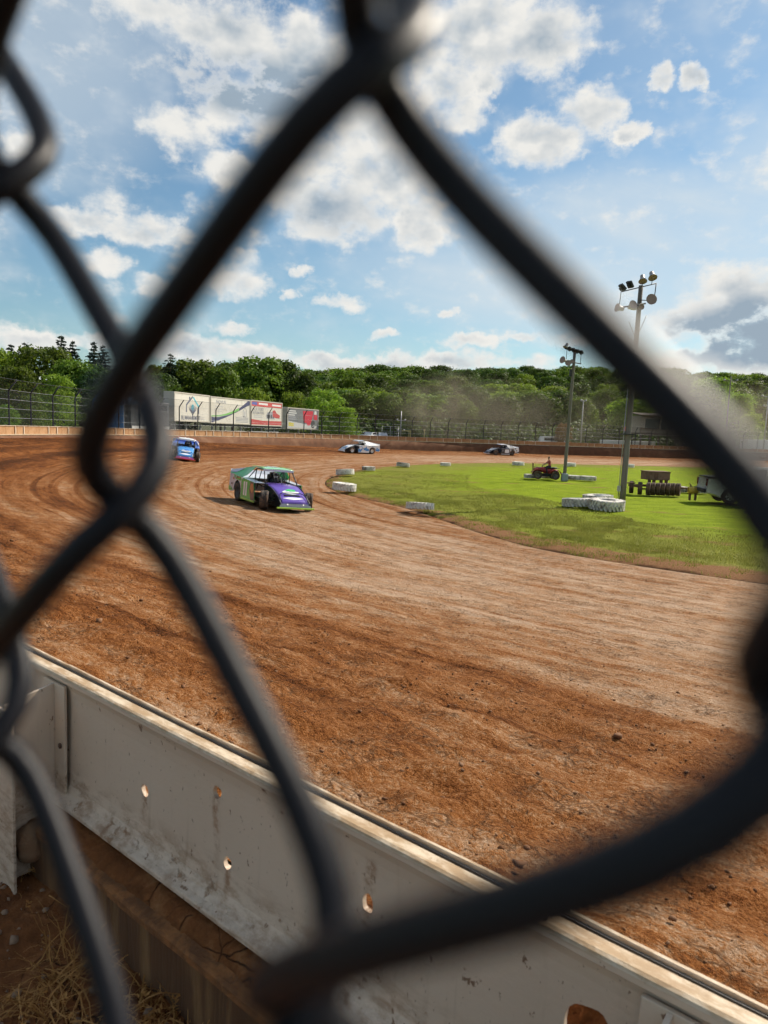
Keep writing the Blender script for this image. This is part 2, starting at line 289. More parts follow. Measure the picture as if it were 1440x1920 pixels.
def mat_steel():
    """cream painted steel with mud specks, runs and rust"""
    m, nt, out = new_mat('painted_barrier_steel')
    pos = N(nt, 'ShaderNodeTexCoord').node.outputs['Object']      # x along, y depth, z height above the foot
    n0 = NOISE(nt, pos, 2.2, 6, .6); n1 = NOISE(nt, pos, 60., 4, .6)
    c = MIX(nt, n0, (.59, .475, .365), (.72, .595, .47))
    # vertical runs
    sv = VEC(nt, 'MULTIPLY', pos, (22., 22., 1.6))
    runs = SS(nt, NOISE(nt, sv, 1., 5, .65, .3), .58, .76)
    z = N(nt, 'ShaderNodeSeparateXYZ', {0: pos}, out=None).outputs[2]
    low = SS(nt, z, .34, .02)
    c = MIX(nt, MATH(nt, 'MULTIPLY', runs, MATH(nt, 'MULTIPLY_ADD', low, .55, .12)), c, (.24, .15, .085))
    speck = SS(nt, NOISE(nt, VEC(nt, 'MULTIPLY', pos, (1, 1, .65)), 30., 4, .62), .652, .70)
    c = MIX(nt, MATH(nt, 'MULTIPLY', speck, .85), c, (.16, .075, .033))
    speck2 = SS(nt, NOISE(nt, VEC(nt, 'MULTIPLY', pos, (1, 1, .5)), 90., 3, .6), .665, .72)
    c = MIX(nt, MATH(nt, 'MULTIPLY', speck2, .6), c, (.14, .07, .03))
    mudm = SS(nt, MATH(nt, 'ADD', NOISE(nt, pos, 17., 8, .72), MATH(nt, 'MULTIPLY', low, .12)), .665, .76)
    c = MIX(nt, MATH(nt, 'MULTIPLY', mudm, .7), c, (.26, .135, .06))
    xx = N(nt, 'ShaderNodeSeparateXYZ', {0: pos}, out=None).outputs[0]
    jit = MATH(nt, 'MULTIPLY_ADD', NOISE(nt, VEC(nt, 'MULTIPLY', pos, (3, 3, 14)), 1., 3, .6), .05, -.025)
    for hx, hz, ln in ((-1.745, .2535, .14), (-1.415, .372, .26), (-1.368, .170, .10), (-.899, .314, .2), (-.398, .24, .12), (-.899, .40, .1), (-1.05, .12, .1), (-1.9, .10, .08)):
        run = MATH(nt, 'MULTIPLY', SS(nt, MATH(nt, 'ABSOLUTE', MATH(nt, 'ADD', MATH(nt, 'SUBTRACT', xx, hx), jit)), .020, .002), MATH(nt, 'MULTIPLY', SS(nt, z, hz-ln, hz-.02), SS(nt, z, hz+.03, hz)))
        c = MIX(nt, MATH(nt, 'MULTIPLY', MATH(nt, 'MULTIPLY', run, SS(nt, NOISE(nt, pos, 45., 4, .7), .35, .6)), .75), c, (.25, .115, .045))
    grime = MATH(nt, 'MULTIPLY', SS(nt, z, .22, .11), SS(nt, NOISE(nt, VEC(nt, 'MULTIPLY', pos, (1, 1, 2.5)), 12., 7, .7), .40, .66))
    c = MIX(nt, MATH(nt, 'MULTIPLY', grime, .65), c, (.27, .15, .075))
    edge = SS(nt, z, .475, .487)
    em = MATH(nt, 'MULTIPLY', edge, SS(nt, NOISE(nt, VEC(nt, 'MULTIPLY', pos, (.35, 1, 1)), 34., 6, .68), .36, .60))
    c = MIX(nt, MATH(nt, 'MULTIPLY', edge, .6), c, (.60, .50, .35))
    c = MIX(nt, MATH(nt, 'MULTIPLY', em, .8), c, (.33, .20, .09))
    bp = N(nt, 'ShaderNodeBump', {'Height': MATH(nt, 'ADD', MATH(nt, 'MULTIPLY', n1, .0012), MATH(nt, 'MULTIPLY', mudm, .002)), 'Strength': .8, 'Distance': 1.})
    p = N(nt, 'ShaderNodeBsdfPrincipled', {'Base Color': c, 'Roughness': MATH(nt, 'MULTIPLY_ADD', mudm, .3, .5), 'Specular IOR Level': .4, 'Normal': bp})
    nt.links.new(p, out.inputs[0]); return m
def mat_mesh():
    m, nt, out = new_mat('chain_mesh_far')
    d = N(nt, 'ShaderNodeBsdfPrincipled', {'Base Color': (.04, .042, .04, 1), 'Roughness': .6})
    t = N(nt, 'ShaderNodeBsdfTransparent')
    mx = N(nt, 'ShaderNodeMixShader', {0: .17, 1: t, 2: d}); nt.links.new(mx, out.inputs[0]); return m
def mat_glass():
    m, nt, out = new_mat('dark_glass')
    p = N(nt, 'ShaderNodeBsdfPrincipled', {'Base Color': (.02, .025, .03, 1), 'Roughness': .08, 'Specular IOR Level': .8})
    nt.links.new(p, out.inputs[0]); return m

TRACK, VERGE, TURF, STEEL, MESHM, GLASS = mat_track(), mat_verge(), mat_turf(), mat_steel(), mat_mesh(), mat_glass()
LEAF_BRIGHT = mat_leaf('leaf_bright', (.10, .17, .014), (.25, .36, .034), .48)
LEAF_MID = mat_leaf('leaf_mid', (.050, .098, .011), (.150, .225, .020), .42)
LEAF_DEEP = mat_leaf('leaf_deep', (.030, .066, .011), (.095, .155, .018), .38)
LEAF_AUTUMN = mat_leaf('leaf_yellowed', (.16, .085, .02), (.33, .20, .04), .35)
NEEDLE = mat_leaf('needle', (.010, .026, .014), (.028, .058, .026), .15)
GRASS = mat_leaf('grass_blade', (.105, .125, .014), (.31, .31, .060), .35, .05)
STRAW = mat_leaf('straw', (.30, .125, .030), (.74, .42, .14), .3, .005)
BARK = M('bark', (.09, .07, .05), .9, var=.3, bump=.6, bscale=12)
FLOOR = M('forest_floor', (.055, .07, .022), .95, var=.35, vscale=.25, dirt=(.10, .07, .035), damt=.4, dscale=.12)
MUDM = M('bank_mud', (.125, .050, .020), .95, var=.45, vscale=1.4, dirt=(.21, .105, .05), damt=.35, dscale=.6, bump=1., bscale=3.)
VINYL = M('black_vinyl', (.011, .011, .014), .42, var=.3, vscale=120, dirt=(.05, .045, .045), damt=.12, dscale=140, spec=.16)
BLACK = M('black_paint', (.018, .018, .02), .5, var=.2)
DARKSTEEL = M('dark_steel', (.035, .036, .038), .55, .3)
GALV = M('galvanised', (.36, .37, .38), .5, .55, var=.15)
RUBBER = M('tyre_rubber', (.028, .024, .022), .85, var=.2, dirt=(.20, .12, .07), damt=.45, dscale=6)
RIM = M('wheel_rim', (.10, .095, .09), .5, .5, dirt=MUD, damt=.4)
CAGE = M('cage_tube', (.02, .02, .022), .4)
WHITE = M('white_paint', (.72, .71, .68), .5, var=.06)
ORANGE_MUD = M('mud_splashed_panel', (.33, .165, .065), .85, var=.3, vscale=1.1, dirt=(.48, .30, .16), damt=.4, dscale=.9)
PALE_STRIP = M('pale_strip', (.62, .50, .37), .8, var=.15, dirt=(.33, .17, .08), damt=.3)
TYREWHITE = M('whitewashed_tyre', (.80, .77, .70), .85, var=.14, vscale=3, dirt=(.20, .15, .11), damt=.32, dscale=3.2, bump=.3, bscale=12)
TYREGREY = M('weathered_whitewash', (.68, .65, .59), .88, var=.2, vscale=3, dirt=(.13, .10, .08), damt=.45, dscale=3.0, bump=.3, bscale=12)
WOODPOLE = M('grey_pole_wood', (.17, .155, .135), .9, var=.3, vscale=3, dirt=(.11, .085, .06), damt=.4, dscale=2, stretch=(3, 3, .25))
RUST = M('rusty_iron', (.12, .065, .042), .88, var=.35, vscale=5, dirt=(.20, .105, .06), damt=.45, dscale=3, bump=.3)
RUSTBOX = M('rusty_box', (.21, .125, .085), .85, var=.25, vscale=3, dirt=(.10, .055, .035), damt=.45, dscale=1.6)

# ------------------------------------------------------------------ mesh helpers
class MB:
    def __init__(s): s.v, s.f, s.m, s.sm = [], [], [], []
    def add(s, verts, faces, mat=0, smooth=False, T=None):
        o = len(s.v)
        for p in verts:
            s.v.append(tuple(T @ Vector(p)) if T is not None else tuple(p))
        for q in faces: s.f.append(tuple(i+o for i in q)); s.m.append(mat); s.sm.append(smooth)
        return s
    def box(s, c, d, mat=0, T=None, bev=0.):
        x, y, z = c; a, b, h = d[0]/2, d[1]/2, d[2]/2
        if bev <= 0:
            vs = [(x+i*a, y+j*b, z+k*h) for k in (-1, 1) for i, j in ((-1, -1), (1, -1), (1, 1), (-1, 1))]
            return s.add(vs, [(3, 2, 1, 0), (4, 5, 6, 7), (0, 1, 5, 4), (1, 2, 6, 5), (2, 3, 7, 6), (3, 0, 4, 7)], mat, False, T)
        bm = bmesh.new(); bmesh.ops.create_cube(bm, size=1.)
        for q in bm.verts: q.co = Vector((x+q.co.x*d[0], y+q.co.y*d[1], z+q.co.z*d[2]))
        bmesh.ops.bevel(bm, geom=bm.edges[:], offset=bev, segments=2, affect='EDGES', profile=.5)
        s.bm(bm, mat, T); bm.free(); return s
    def bm(s, bm, mat=0, T=None, smooth=False):
        bm.verts.index_update()
        return s.add([v.co[:] for v in bm.verts], [[v.index for v in f.verts] for f in bm.faces], mat, smooth, T)
    def tube(s, pts, r, n=8, mat=0, T=None, caps=True, closed=False):
        pts = [Vector(p) for p in pts]; L = len(pts); rr = r if isinstance(r, (list, tuple)) else [r]*L
        tg = []
        for i in range(L):
            a = pts[(i-1) % L] if (closed or i > 0) else pts[i]; b = pts[(i+1) % L] if (closed or i < L-1) else pts[i]
            tg.append((b-a).normalized())
        ref = Vector((0, 0, 1)) if abs(tg[0].z) < .9 else Vector((1, 0, 0))
        nrm = (ref-tg[0]*ref.dot(tg[0])).normalized(); vs = []
        for i in range(L):
            if i: nrm = (nrm-tg[i]*nrm.dot(tg[i])).normalized()
            bn = tg[i].cross(nrm)
            for k in range(n):
                a = 2*math.pi*k/n; vs.append(pts[i]+(nrm*math.cos(a)+bn*math.sin(a))*rr[i])
        fs = []
        for i in range(L if closed else L-1):
            j = (i+1) % L
            for k in range(n): fs.append((i*n+k, i*n+(k+1) % n, j*n+(k+1) % n, j*n+k))
        s.add(vs, fs, mat, True, T)
        if caps and not closed:
            o = len(s.v)-len(vs)
            s.f.append(tuple(o+k for k in range(n))[::-1]); s.m.append(mat); s.sm.append(False)
            s.f.append(tuple(o+(L-1)*n+k for k in range(n))); s.m.append(mat); s.sm.append(False)
        return s
    def lathe(s, prof, n=24, mat=0, T=None, smooth=True, caps=False):
        """prof: (radius, height) pairs turned about z"""
        vs, fs = [], []
        for r, h in prof:
            for k in range(n):
                a = 2*math.pi*k/n; vs.append((r*math.cos(a), r*math.sin(a), h))
        for i in range(len(prof)-1):
            for k in range(n): fs.append((i*n+k, i*n+(k+1) % n, (i+1)*n+(k+1) % n, (i+1)*n+k))
        if caps: fs.append(tuple(range(n))[::-1]); fs.append(tuple((len(prof)-1)*n+k for k in range(n)))
        return s.add(vs, fs, mat, smooth, T)
    def panel(s, pts, th, mat=0, T=None):
        """thin plate: planar polygon given in 3-D, thickened along its normal"""
        P = [Vector(p) for p in pts]; n = Vector((0, 0, 0))
        for i in range(len(P)):
            a, b = P[i], P[(i+1) % len(P)]
            n += Vector(((a.y-b.y)*(a.z+b.z), (a.z-b.z)*(a.x+b.x), (a.x-b.x)*(a.y+b.y)))
        n.normalize(); L = len(P); h = n*th/2
        vs = [p+h for p in P]+[p-h for p in P]
        fs = [tuple(range(L)), tuple(range(2*L-1, L-1, -1))]+[(i, i+L, (i+1) % L+L, (i+1) % L) for i in range(L)]
        return s.add(vs, fs, mat, False, T)
    def loft(s, rings, mat=0, T=None, smooth=False, close=True, caps=True):
        L = len(rings[0]); vs = [p for r in rings for p in r]; fs = []
        for i in range(len(rings)-1):
            for k in range(L if close else L-1): fs.append((i*L+k, i*L+(k+1) % L, (i+1)*L+(k+1) % L, (i+1)*L+k))
        if caps and close: fs.append(tuple(range(L))[::-1]); fs.append(tuple((len(rings)-1)*L+k for k in range(L)))
        return s.add(vs, fs, mat, smooth, T)
    def mesh(s, name, mats):
        me = bpy.data.meshes.new(name); me.from_pydata(s.v, [], s.f)
        for m in (mats if isinstance(mats, (list, tuple)) else [mats]): me.materials.append(m)
        me.polygons.foreach_set('material_index', s.m); me.polygons.foreach_set('use_smooth', s.sm)
        me.update(); return me
    def build(s, name, mats, parent=None, loc=None, rot=None):
        return link(name, s.mesh(name, mats), parent, loc, rot)
def link(name, data, parent=None, loc=None, rot=None):
    o = bpy.data.objects.new(name, data); COL.objects.link(o)
    if parent is not None: o.parent = parent
    if loc is not None: o.location = loc
    if rot is not None: o.rotation_euler = rot
    return o
def tag(o, label=None, cat=None, group=None, kind=None):
    for k, v in (('label', label), ('category', cat), ('group', group), ('kind', kind)):
        if v: o[k] = v
    return o
def thing(name, label, cat, loc=(0, 0, 0), rz=0., group=None):
    o = bpy.data.objects.new(name, None); o.empty_display_size = .2; COL.objects.link(o)
    o.location = loc; o.rotation_euler = (0, 0, rz); return tag(o, label, cat, group)
def copy_tree(o, parent=None):
    c = o.copy(); COL.objects.link(c); c.parent = parent
    for ch in list(o.children): copy_tree(ch, c)
    return c
def np_mesh(name, V, F, mat, tone=None, smooth=False, uv=None, uvname='uv'):
    """V (n,3), F (m,k) all faces with k corners"""
    me = bpy.data.meshes.new(name); V = np.asarray(V, np.float32); F = np.asarray(F, np.int32); k = F.shape[1]
    me.vertices.add(len(V)); me.vertices.foreach_set('co', V.ravel())
    me.loops.add(F.size); me.loops.foreach_set('vertex_index', F.ravel())
    me.polygons.add(len(F)); me.polygons.foreach_set('loop_start', np.arange(0, F.size, k, dtype=np.int32))
    me.polygons.foreach_set('loop_total', np.full(len(F), k, np.int32))
    if smooth: me.polygons.foreach_set('use_smooth', np.ones(len(F), bool))
    if uv is not None:
        l = me.uv_layers.new(name=uvname); l.data.foreach_set('uv', np.asarray(uv, np.float32)[F.ravel()].ravel())
    if tone is not None:
        a = me.attributes.new('tone', 'FLOAT', 'POINT'); a.data.foreach_set('value', np.asarray(tone, np.float32))
    me.materials.append(mat); me.update(calc_edges=True); me.validate(); return me
def text_mesh(body, size=1., extr=.004, mat=None, width=None, bold=0.):
    cu = bpy.data.curves.new('lettering', 'FONT'); cu.body = body; cu.size = size; cu.extrude = extr; cu.offset = bold
    cu.align_x = 'CENTER'; cu.align_y = 'CENTER'; cu.resolution_u = 2
    o = bpy.data.objects.new('lettering', cu); COL.objects.link(o)
    me = bpy.data.meshes.new_from_object(o.evaluated_get(bpy.context.evaluated_depsgraph_get()))
    bpy.data.objects.remove(o); bpy.data.curves.remove(cu)
    co = np.zeros(len(me.vertices)*3, np.float32); me.vertices.foreach_get('co', co); co = co.reshape(-1, 3)
    if width:
        w = co[:, 0].max()-co[:, 0].min(); co[:, 0] *= width/max(w, 1e-6)
    me.vertices.foreach_set('co', co.ravel()); me.materials.clear(); me.materials.append(mat); me.update(); return me
def hash2(i, j, s):
    x = np.sin(i*127.1+j*311.7+s*74.7)*43758.5453; return x-np.floor(x)
def vnoise(x, y, s=0.):
    i, j = np.floor(x), np.floor(y); f, g = x-i, y-j; f = f*f*(3-2*f); g = g*g*(3-2*g)
    return (hash2(i, j, s)*(1-f)+hash2(i+1, j, s)*f)*(1-g)+(hash2(i, j+1, s)*(1-f)+hash2(i+1, j+1, s)*f)*g
def fbm(x, y, oct=4, s=0., rough=.5):
    t = 0.; a = 1.; n = 0.
    for k in range(oct):
        t = t+a*vnoise(x*2**k+17.3*k, y*2**k-9.1*k, s+k); n += a; a *= rough
    return t/n-.5
def sstep(x, a, b):
    t = np.clip((x-a)/(b-a), 0, 1); return t*t*(3-2*t)

# ---- track plan: matched control points of the inner (grass) edge and the outer (wall) edge, and the height of the outer edge
TRK = [
 (34.8,-4.6, 24.2,-17.8,2.0),(20.7,6.7, 10.1,-6.5,2.0),(12.9,12.9, 2.33,-.29,2.0),(5.9,18.3,-2.35,3.46,2.0),
 (3.4,21.8,-8.6,9.0,2.0),(.9,29,-14.8,17,2.05),(-2.4,35.5,-19.2,27.5,2.05),(-3.75,41.6,-21.5,38,2.0),
 (-3.6,49,-22,50,1.9),(-2.2,57,-19.3,63,1.6),(.5,65,-13.5,77,1.15),(6.7,74.7,-4.5,88.5,.85),(14,81,7,96.5,.7),
 (27,86.3,22,103.5,.6),(44,91.5,40,109.5,.55),(69,99,65,117,.55),(99,108,95,126,.55)]
TRK = np.array(TRK, float)
def crom(P, u):
    u = np.asarray(u, float); n = len(P)
    i = np.clip(np.floor(u).astype(int), 0, n-2); f = (u-i)[:,None]
    p0=P[np.clip(i-1,0,n-1)]; p1=P[i]; p2=P[i+1]; p3=P[np.clip(i+2,0,n-1)]
    return .5*((2*p1)+(-p0+p2)*f+(2*p0-5*p1+4*p2-p3)*f**2+(-p0+3*p1-3*p2+p3)*f**3)
def track_pt(u, v):
    """u: station along the lap, v: 0 at the grass, 1 at the wall"""
    c = crom(TRK, u); v=np.asarray(v)[:,None]
    xy = c[:,0:2]*(1-v)+c[:,2:4]*v
    z = c[:,4]*(v[:,0]**1.9)
    return np.column_stack([xy, z])
_U,_V = np.meshgrid(np.linspace(0,16,641), np.linspace(0,1,61), indexing='ij')
_G = track_pt(_U.ravel(), _V.ravel())
def zat(x, y):
    """height of track or infield under a point"""
    d = (_G[:,0]-x)**2+(_G[:,1]-y)**2
    k = int(d.argmin())
    if d[k] > 1.2: return .13
    w = 1/(d+.02)**2
    near = np.argpartition(d, 6)[:6]
    z=float((w[near]*_G[near,2]).sum()/w[near].sum())
    return z if _V.ravel()[k]>0 else .13

def wall_top(u): return np.interp(u, [0, 3.4, 5, 7, 8.5, 10, 12, 16], [2.4, 2.4, 2.6, 2.70, 2.62, 2.52, 2.44, 2.38])
def terrain_z(x, y):
    r = np.hypot(x, y); a = np.degrees(np.arctan2(x, y))
    H = np.interp(a, [-180, -60, -25, -8, 4, 16, 30, 60, 180], [3, 3, 3.5, 7, 15, 17, 15, 12, 3])
    return 1.45+H*sstep(r, 128., 262.)+fbm(np.asarray(x)*.02, np.asarray(y)*.02, 3)*2.5*sstep(r, 120, 200)
BUILD_T = np.array([.78060778, -.62502119]); BUILD_N = np.array([.62502119, .78060778]); WALL_D = 1.08535
SKIN = []

# ------------------------------------------------------------------ ground sheets
def grid_faces(nu, nv):
    i = np.arange(nu-1)[:, None]*nv; j = np.arange(nv-1)[None, :]
    a = (i+j).ravel(); return np.column_stack([a, a+1, a+nv+1, a+nv])
# clay track
us = [0.]; 
while us[-1] < 16:
    u = us[-1]; du = .05
    if 1.3 < u < 3.3: du = .0065
    elif 1 < u < 5: du = .014
    elif u < 9: du = .025
    us.append(u+du)
us = np.array(us[:-1]+[16.])
vs = [0.]; 
while vs[-1] < 1:
    v = vs[-1]; vs.append(v+(.0085 if v < .55 else .0048))
vs = np.array([-.012]+vs[:-1]+[1.0])
UU, VV = np.meshgrid(us, vs, indexing='ij')
G = track_pt(UU.ravel(), np.clip(VV.ravel(), 0, 1)); c = crom(TRK, UU.ravel())
G[:, :2] = c[:, :2]*(1-VV.ravel()[:, None])+c[:, 2:4]*VV.ravel()[:, None]
cl = crom(TRK, us); midl = (cl[:, :2]+cl[:, 2:4])/2
arc = np.concatenate([[0], np.cumsum(np.linalg.norm(np.diff(midl, axis=0), axis=1))])
ARC = np.repeat(arc, len(vs)); WID = np.linalg.norm(c[:, :2]-c[:, 2:4], axis=1); FW = (1-VV.ravel())*WID
near = 1-sstep(np.hypot(G[:, 0], G[:, 1]), 8, 26)
rel = fbm(ARC*.35, FW*2.2, 4, 3.)*.10+fbm(G[:, 0]*1.3, G[:, 1]*1.3, 4, 9.)*.05
rel += near*(fbm(G[:, 0]*5, G[:, 1]*5, 4, 5., .6)*.085+fbm(ARC*.9, FW*6, 3, 7.)*.035)
rel += fbm(ARC*.05, FW*2.4, 3, 31.)*.07*sstep(FW, .5, 3)
rough_side = .55+.9*(1-sstep(FW, 1.5, 6.))
G[:, 2] += rel*rough_side*sstep(VV.ravel(), -.01, .03)
G[:, 2] -= (VV.ravel() < 0)*.02
track = link('track', np_mesh('track', G, grid_faces(len(us), len(vs)), TRACK, smooth=True, uv=np.column_stack([ARC, FW]), uvname='track'))
tag(track, 'red brown clay race track curving round the infield', kind='structure')

# grass infield with its raised dirt lip
ws = np.concatenate([np.linspace(0, .12, 50)**1.0, np.linspace(.125, 1, 150)])
edge_m = np.array([-.05, .08, .2, .34, .5, .75, 1.1, 1.6, 2.3, 3.2, 4.5])
rows = []; EU = []
for w in ws:
    A = crom(TRK, [7-7*w])[0][:2]; B = crom(TRK, [7+9*w])[0][:2]; L = max(np.linalg.norm(B-A), 1e-3)
    e = np.minimum(edge_m, L*.5*(.2+.79*np.arange(len(edge_m))/len(edge_m))) if L < 10 else edge_m
    mid_ = np.linspace(e[-1], L-e[-1], 34)[1:-1]
    d = np.concatenate([e, mid_, L-e[::-1]]); P = A[None]+(B-A)[None]*(d/L)[:, None]
    dd = np.minimum(d, L-d)
    rows.append(P); EU.append(dd)
P = np.concatenate(rows); D0 = np.concatenate(EU); nv = len(rows[0])
inner = crom(TRK, np.linspace(0, 16, 900))[:, :2]
D = np.empty(len(P))
for k in range(0, len(P), 2000): D[k:k+2000] = np.sqrt(((P[k:k+2000, None]-inner[None])**2).sum(2).min(1))
D = np.where(D0 <= 0, 0, D)
D = D+(fbm(P[:, 0]*1.6, P[:, 1]*1.6, 3, 8.)*.35)*(D > .03)
Z = -.05+.10*sstep(D, .0, .9)+fbm(P[:, 0]*.5, P[:, 1]*.5, 4, 2.)*.09*sstep(D, .4, 2)+fbm(P[:, 0]*3, P[:, 1]*3, 3, 4.)*.05*sstep(D, .1, .4)
infield = link('infield', np_mesh('infield', np.column_stack([P, Z]), grid_faces(len(ws), nv), TURF, smooth=True, uv=np.column_stack([D, P[:, 0]]), uvname='edge'))
tag(infield, 'bright green grass infield inside the clay track', kind='structure')

# ground outside the wall, up to the wooded hillside
uo = np.linspace(0, 16, 330); outs = np.array([0, .12, .34, .36, .55, 1.2, 3, 6, 12, 20, 32, 48, 66, 85, 105, 130, 160, 200, 300, 600, 1300.])
c = crom(TRK, uo); od = c[:, 2:4]-c[:, 0:2]; od /= np.linalg.norm(od, axis=1)[:, None]; OUT_DIR = od
wtop = wall_top(uo); rows = []
for j, o in enumerate(outs):
    p = c[:, 2:4]+od*o
    wz = wtop-.60
    if o <= 0: z = c[:, 4]-.02
    elif o < .2: z = c[:, 4]*.6+wz*.4+fbm(uo*14, uo*0, 3)*.12
    elif o < .5: z = np.maximum(wz, c[:, 4])+.02
    elif o < .6: z = wtop-.75
    elif o < 4: z = (wtop-.9)
    else:
        k = sstep(np.array(o), 4, 25); z = (wtop-.9)*(1-k)+terrain_z(p[:, 0], p[:, 1])*k
    flat = 1-sstep(uo, 3.2, 3.9)                      # beside the spectators the ground lies 0.8 m below the wall top
    z = z*(1-flat)+flat*(1.55 if o > .05 else 1.9)
    rows.append(np.column_stack([p, z]))
P = np.stack(rows, 1).reshape(-1, 3)
og = link('outer_ground', np_mesh('outer_ground', P, grid_faces(len(uo), len(outs)), MUDM, smooth=False))
og.data.materials.append(FLOOR)
fi = np.arange((len(uo)-1)*(len(outs)-1)) % (len(outs)-1)
og.data.polygons.foreach_set('material_index', (fi >= 6).astype(np.int32))
tag(og, 'muddy bank and ground outside the wall rising to the wood', kind='structure')
sh = MB().add([(-4000, -4000, -1.6), (4000, -4000, -1.6), (4000, 4000, -1.6), (-4000, 4000, -1.6)], [(0, 1, 2, 3)]).build('ground', FLOOR)
tag(sh, 'wide ground sheet out to the horizon', kind='structure')

# verge between fence and barrier, close to the camera (coordinates: s along the barrier, q across it)
s_ = np.linspace(-4.2, 1.6, 260); q_ = np.linspace(-1.0, 1.06, 110)
Sg, Qg = np.meshgrid(s_, q_, indexing='ij'); Sg, Qg = Sg.ravel(), Qg.ravel()
X = BUILD_T[0]*Sg+BUILD_N[0]*Qg; Y = BUILD_T[1]*Sg+BUILD_N[1]*Qg
Z = 1.635+fbm(X*1.4, Y*1.4, 4, 21.)*.09+fbm(X*7, Y*7, 4, 22., .6)*.06+fbm(X*30, Y*30, 3, 23.)*.022
Z += .05*sstep(Qg, .6, 1.05)
verge = link('verge', np_mesh('verge', np.column_stack([X, Y, Z]), grid_faces(len(s_), len(q_)), VERGE, smooth=True))
tag(verge, 'bare brown soil between fence and steel barrier', kind='structure')
def verge_z(x, y):
    x, y = np.asarray(x, float), np.asarray(y, float); q = x*BUILD_N[0]+y*BUILD_N[1]
    return 1.635+fbm(x*1.4, y*1.4, 4, 21.)*.09+fbm(x*7, y*7, 4, 22., .6)*.06+fbm(x*30, y*30, 3, 23.)*.022+.05*sstep(q, .6, 1.05)

# ------------------------------------------------------------------ near steel barrier
BZ = 1.91
bar = thing('steel_barrier', 'cream painted steel beam barrier with bolt holes along the track edge', 'barrier', (BUILD_N[0]*WALL_D, BUILD_N[1]*WALL_D, BZ), math.atan2(BUILD_T[1], BUILD_T[0]))
bar.location.z -= .051; bar.rotation_euler = (0, .0129, math.atan2(BUILD_T[1], BUILD_T[0]))   # the beam runs slightly downhill to the right
BO = .06
SILL = M('muddy_sill', (.105, .048, .019), .93, var=.45, vscale=6, dirt=(.27, .15, .06), damt=.36, dscale=2.6, stretch=(5, 5, .55), bump=.6, bscale=6)
TOPF = [(.0, .470), (.0, .481), (.003, .487), (.010, .490), (.039, .490), (.042, .487), (.042, .40), (.037, .40), (.037, .39), (.0255, .39), (.0245, .415), (.021, .440), (.014, .457), (.006, .465)]
BOTF = [(.0255, .115), (.0245, .085), (.020, .055), (.010, .034), (-.004, .022), (-.020, .016), (-.023, .012), (-.023, .002), (-.020, 0), (.06, 0), (.06, .10), (.037, .10), (.037, .115)]
def sweep(prof, x0, x1, n, wob=0., seed=0.):
    mb = MB(); rings = []
    for i in range(n+1):
        x = x0+(x1-x0)*i/n; w = float(fbm(np.array(x*3.1), np.array(seed), 3))*wob
        rings.append([(x, y+w, z+w*.6) for y, z in prof])
    mb.loft(rings, smooth=False); return mb
def web_plate(x0, x1, holes):
    cu = bpy.data.curves.new('web', 'CURVE'); cu.dimensions = '2D'; cu.fill_mode = 'BOTH'; cu.extrude = .006
    def spl(pts):
        s = cu.splines.new('POLY'); s.points.add(len(pts)-1)
        for p, q in zip(s.points, pts): p.co = (q[0], q[1], 0, 1)
        s.use_cyclic_u = True
    spl([(x0, .085+BO), (x1, .085+BO), (x1, .415), (x0, .415)])
    for hx, hz, rx, rz_ in holes: spl([(hx+rx*math.cos(a)*(1+.12*math.sin(2*a+hx*9)), hz+rz_*math.sin(a)*(1+.10*math.cos(a*3+hx*5))) for a in np.linspace(0, 2*math.pi, 26)[:-1]])
    o = bpy.data.objects.new('web', cu); COL.objects.link(o)
    me = bpy.data.meshes.new_from_object(o.evaluated_get(bpy.context.evaluated_depsgraph_get()))
    bpy.data.objects.remove(o); bpy.data.curves.remove(cu)
    co = np.zeros(len(me.vertices)*3, np.float32); me.vertices.foreach_get('co', co); co = co.reshape(-1, 3)
    co = np.column_stack([co[:, 0], .0315+co[:, 2], co[:, 1]]); me.vertices.foreach_set('co', co.ravel())
    me.materials.clear(); me.materials.append(STEEL); me.update(); return me
HOLES = [(-1.745, .2535, .017, .018), (-1.415, .372, .017, .018), (-1.368, .196, .015, .018), (-.899, .314, .016, .021), (-.398, .300, .044, .072), (.4, .30, .017, .018), (.9, .2, .017, .018), (-2.0, .15, .0, .0)][:-1]
for a, b in ((-10.272, -6.272), (-6.272, -2.272), (-2.272, 1.728), (1.728, 5.73)):
    seg = sweep(TOPF, a, b, 60, .004, a).build('beam', STEEL, bar)
    seg.data.name = 'beam'
    sweep([(y_, z_+BO) for y_, z_ in BOTF], a, b, 60, .003, a+3).build('bottom_flange', STEEL, seg)
    hl = [h for h in HOLES if a+.1 < h[0] < b-.1]
    link('web', web_plate(a, b, hl), seg)
    sweep([(.064, .455), (.065, .484), (.067, .487), (.074, .487), (.076, .484), (.076, .38), (.071, .38), (.070, .455)], a, b, 90, .006, a+7).build('edge_angle', STEEL, seg)
    MB().box(((a+b)/2, .0530, .405), (b-a-.004, .0205, .03)).box(((a+b)/2, .0600, .448), (b-a-.004, .004, .066)).build('gap_shade', BLACK, seg)  # added black strips stand in for the shade down in the slot
sweep([(-.085, -.34), (-.088, -.062), (-.080, -.052), (.10, -.050), (.10, -.34)], -10.2, 5.7, 260, .010, 4.).build('sill', SILL, bar, (0, 0, BO))
sweep([(-.096, -.074), (-.096, -.056), (-.088, -.049), (-.060, -.047), (-.060, -.074)], -10.2, 5.7, 420, .010, 4.).build('sill_lit_edge', M('sunlit_sill_edge', (.30, .125, .040), .95, var=.5, vscale=30, dirt=(.13, .055, .02), damt=.55, dscale=18, bump=.6, bscale=40), bar, (0, 0, BO))  # added dusty strip, its orange paints in the sill's sunlit top edge
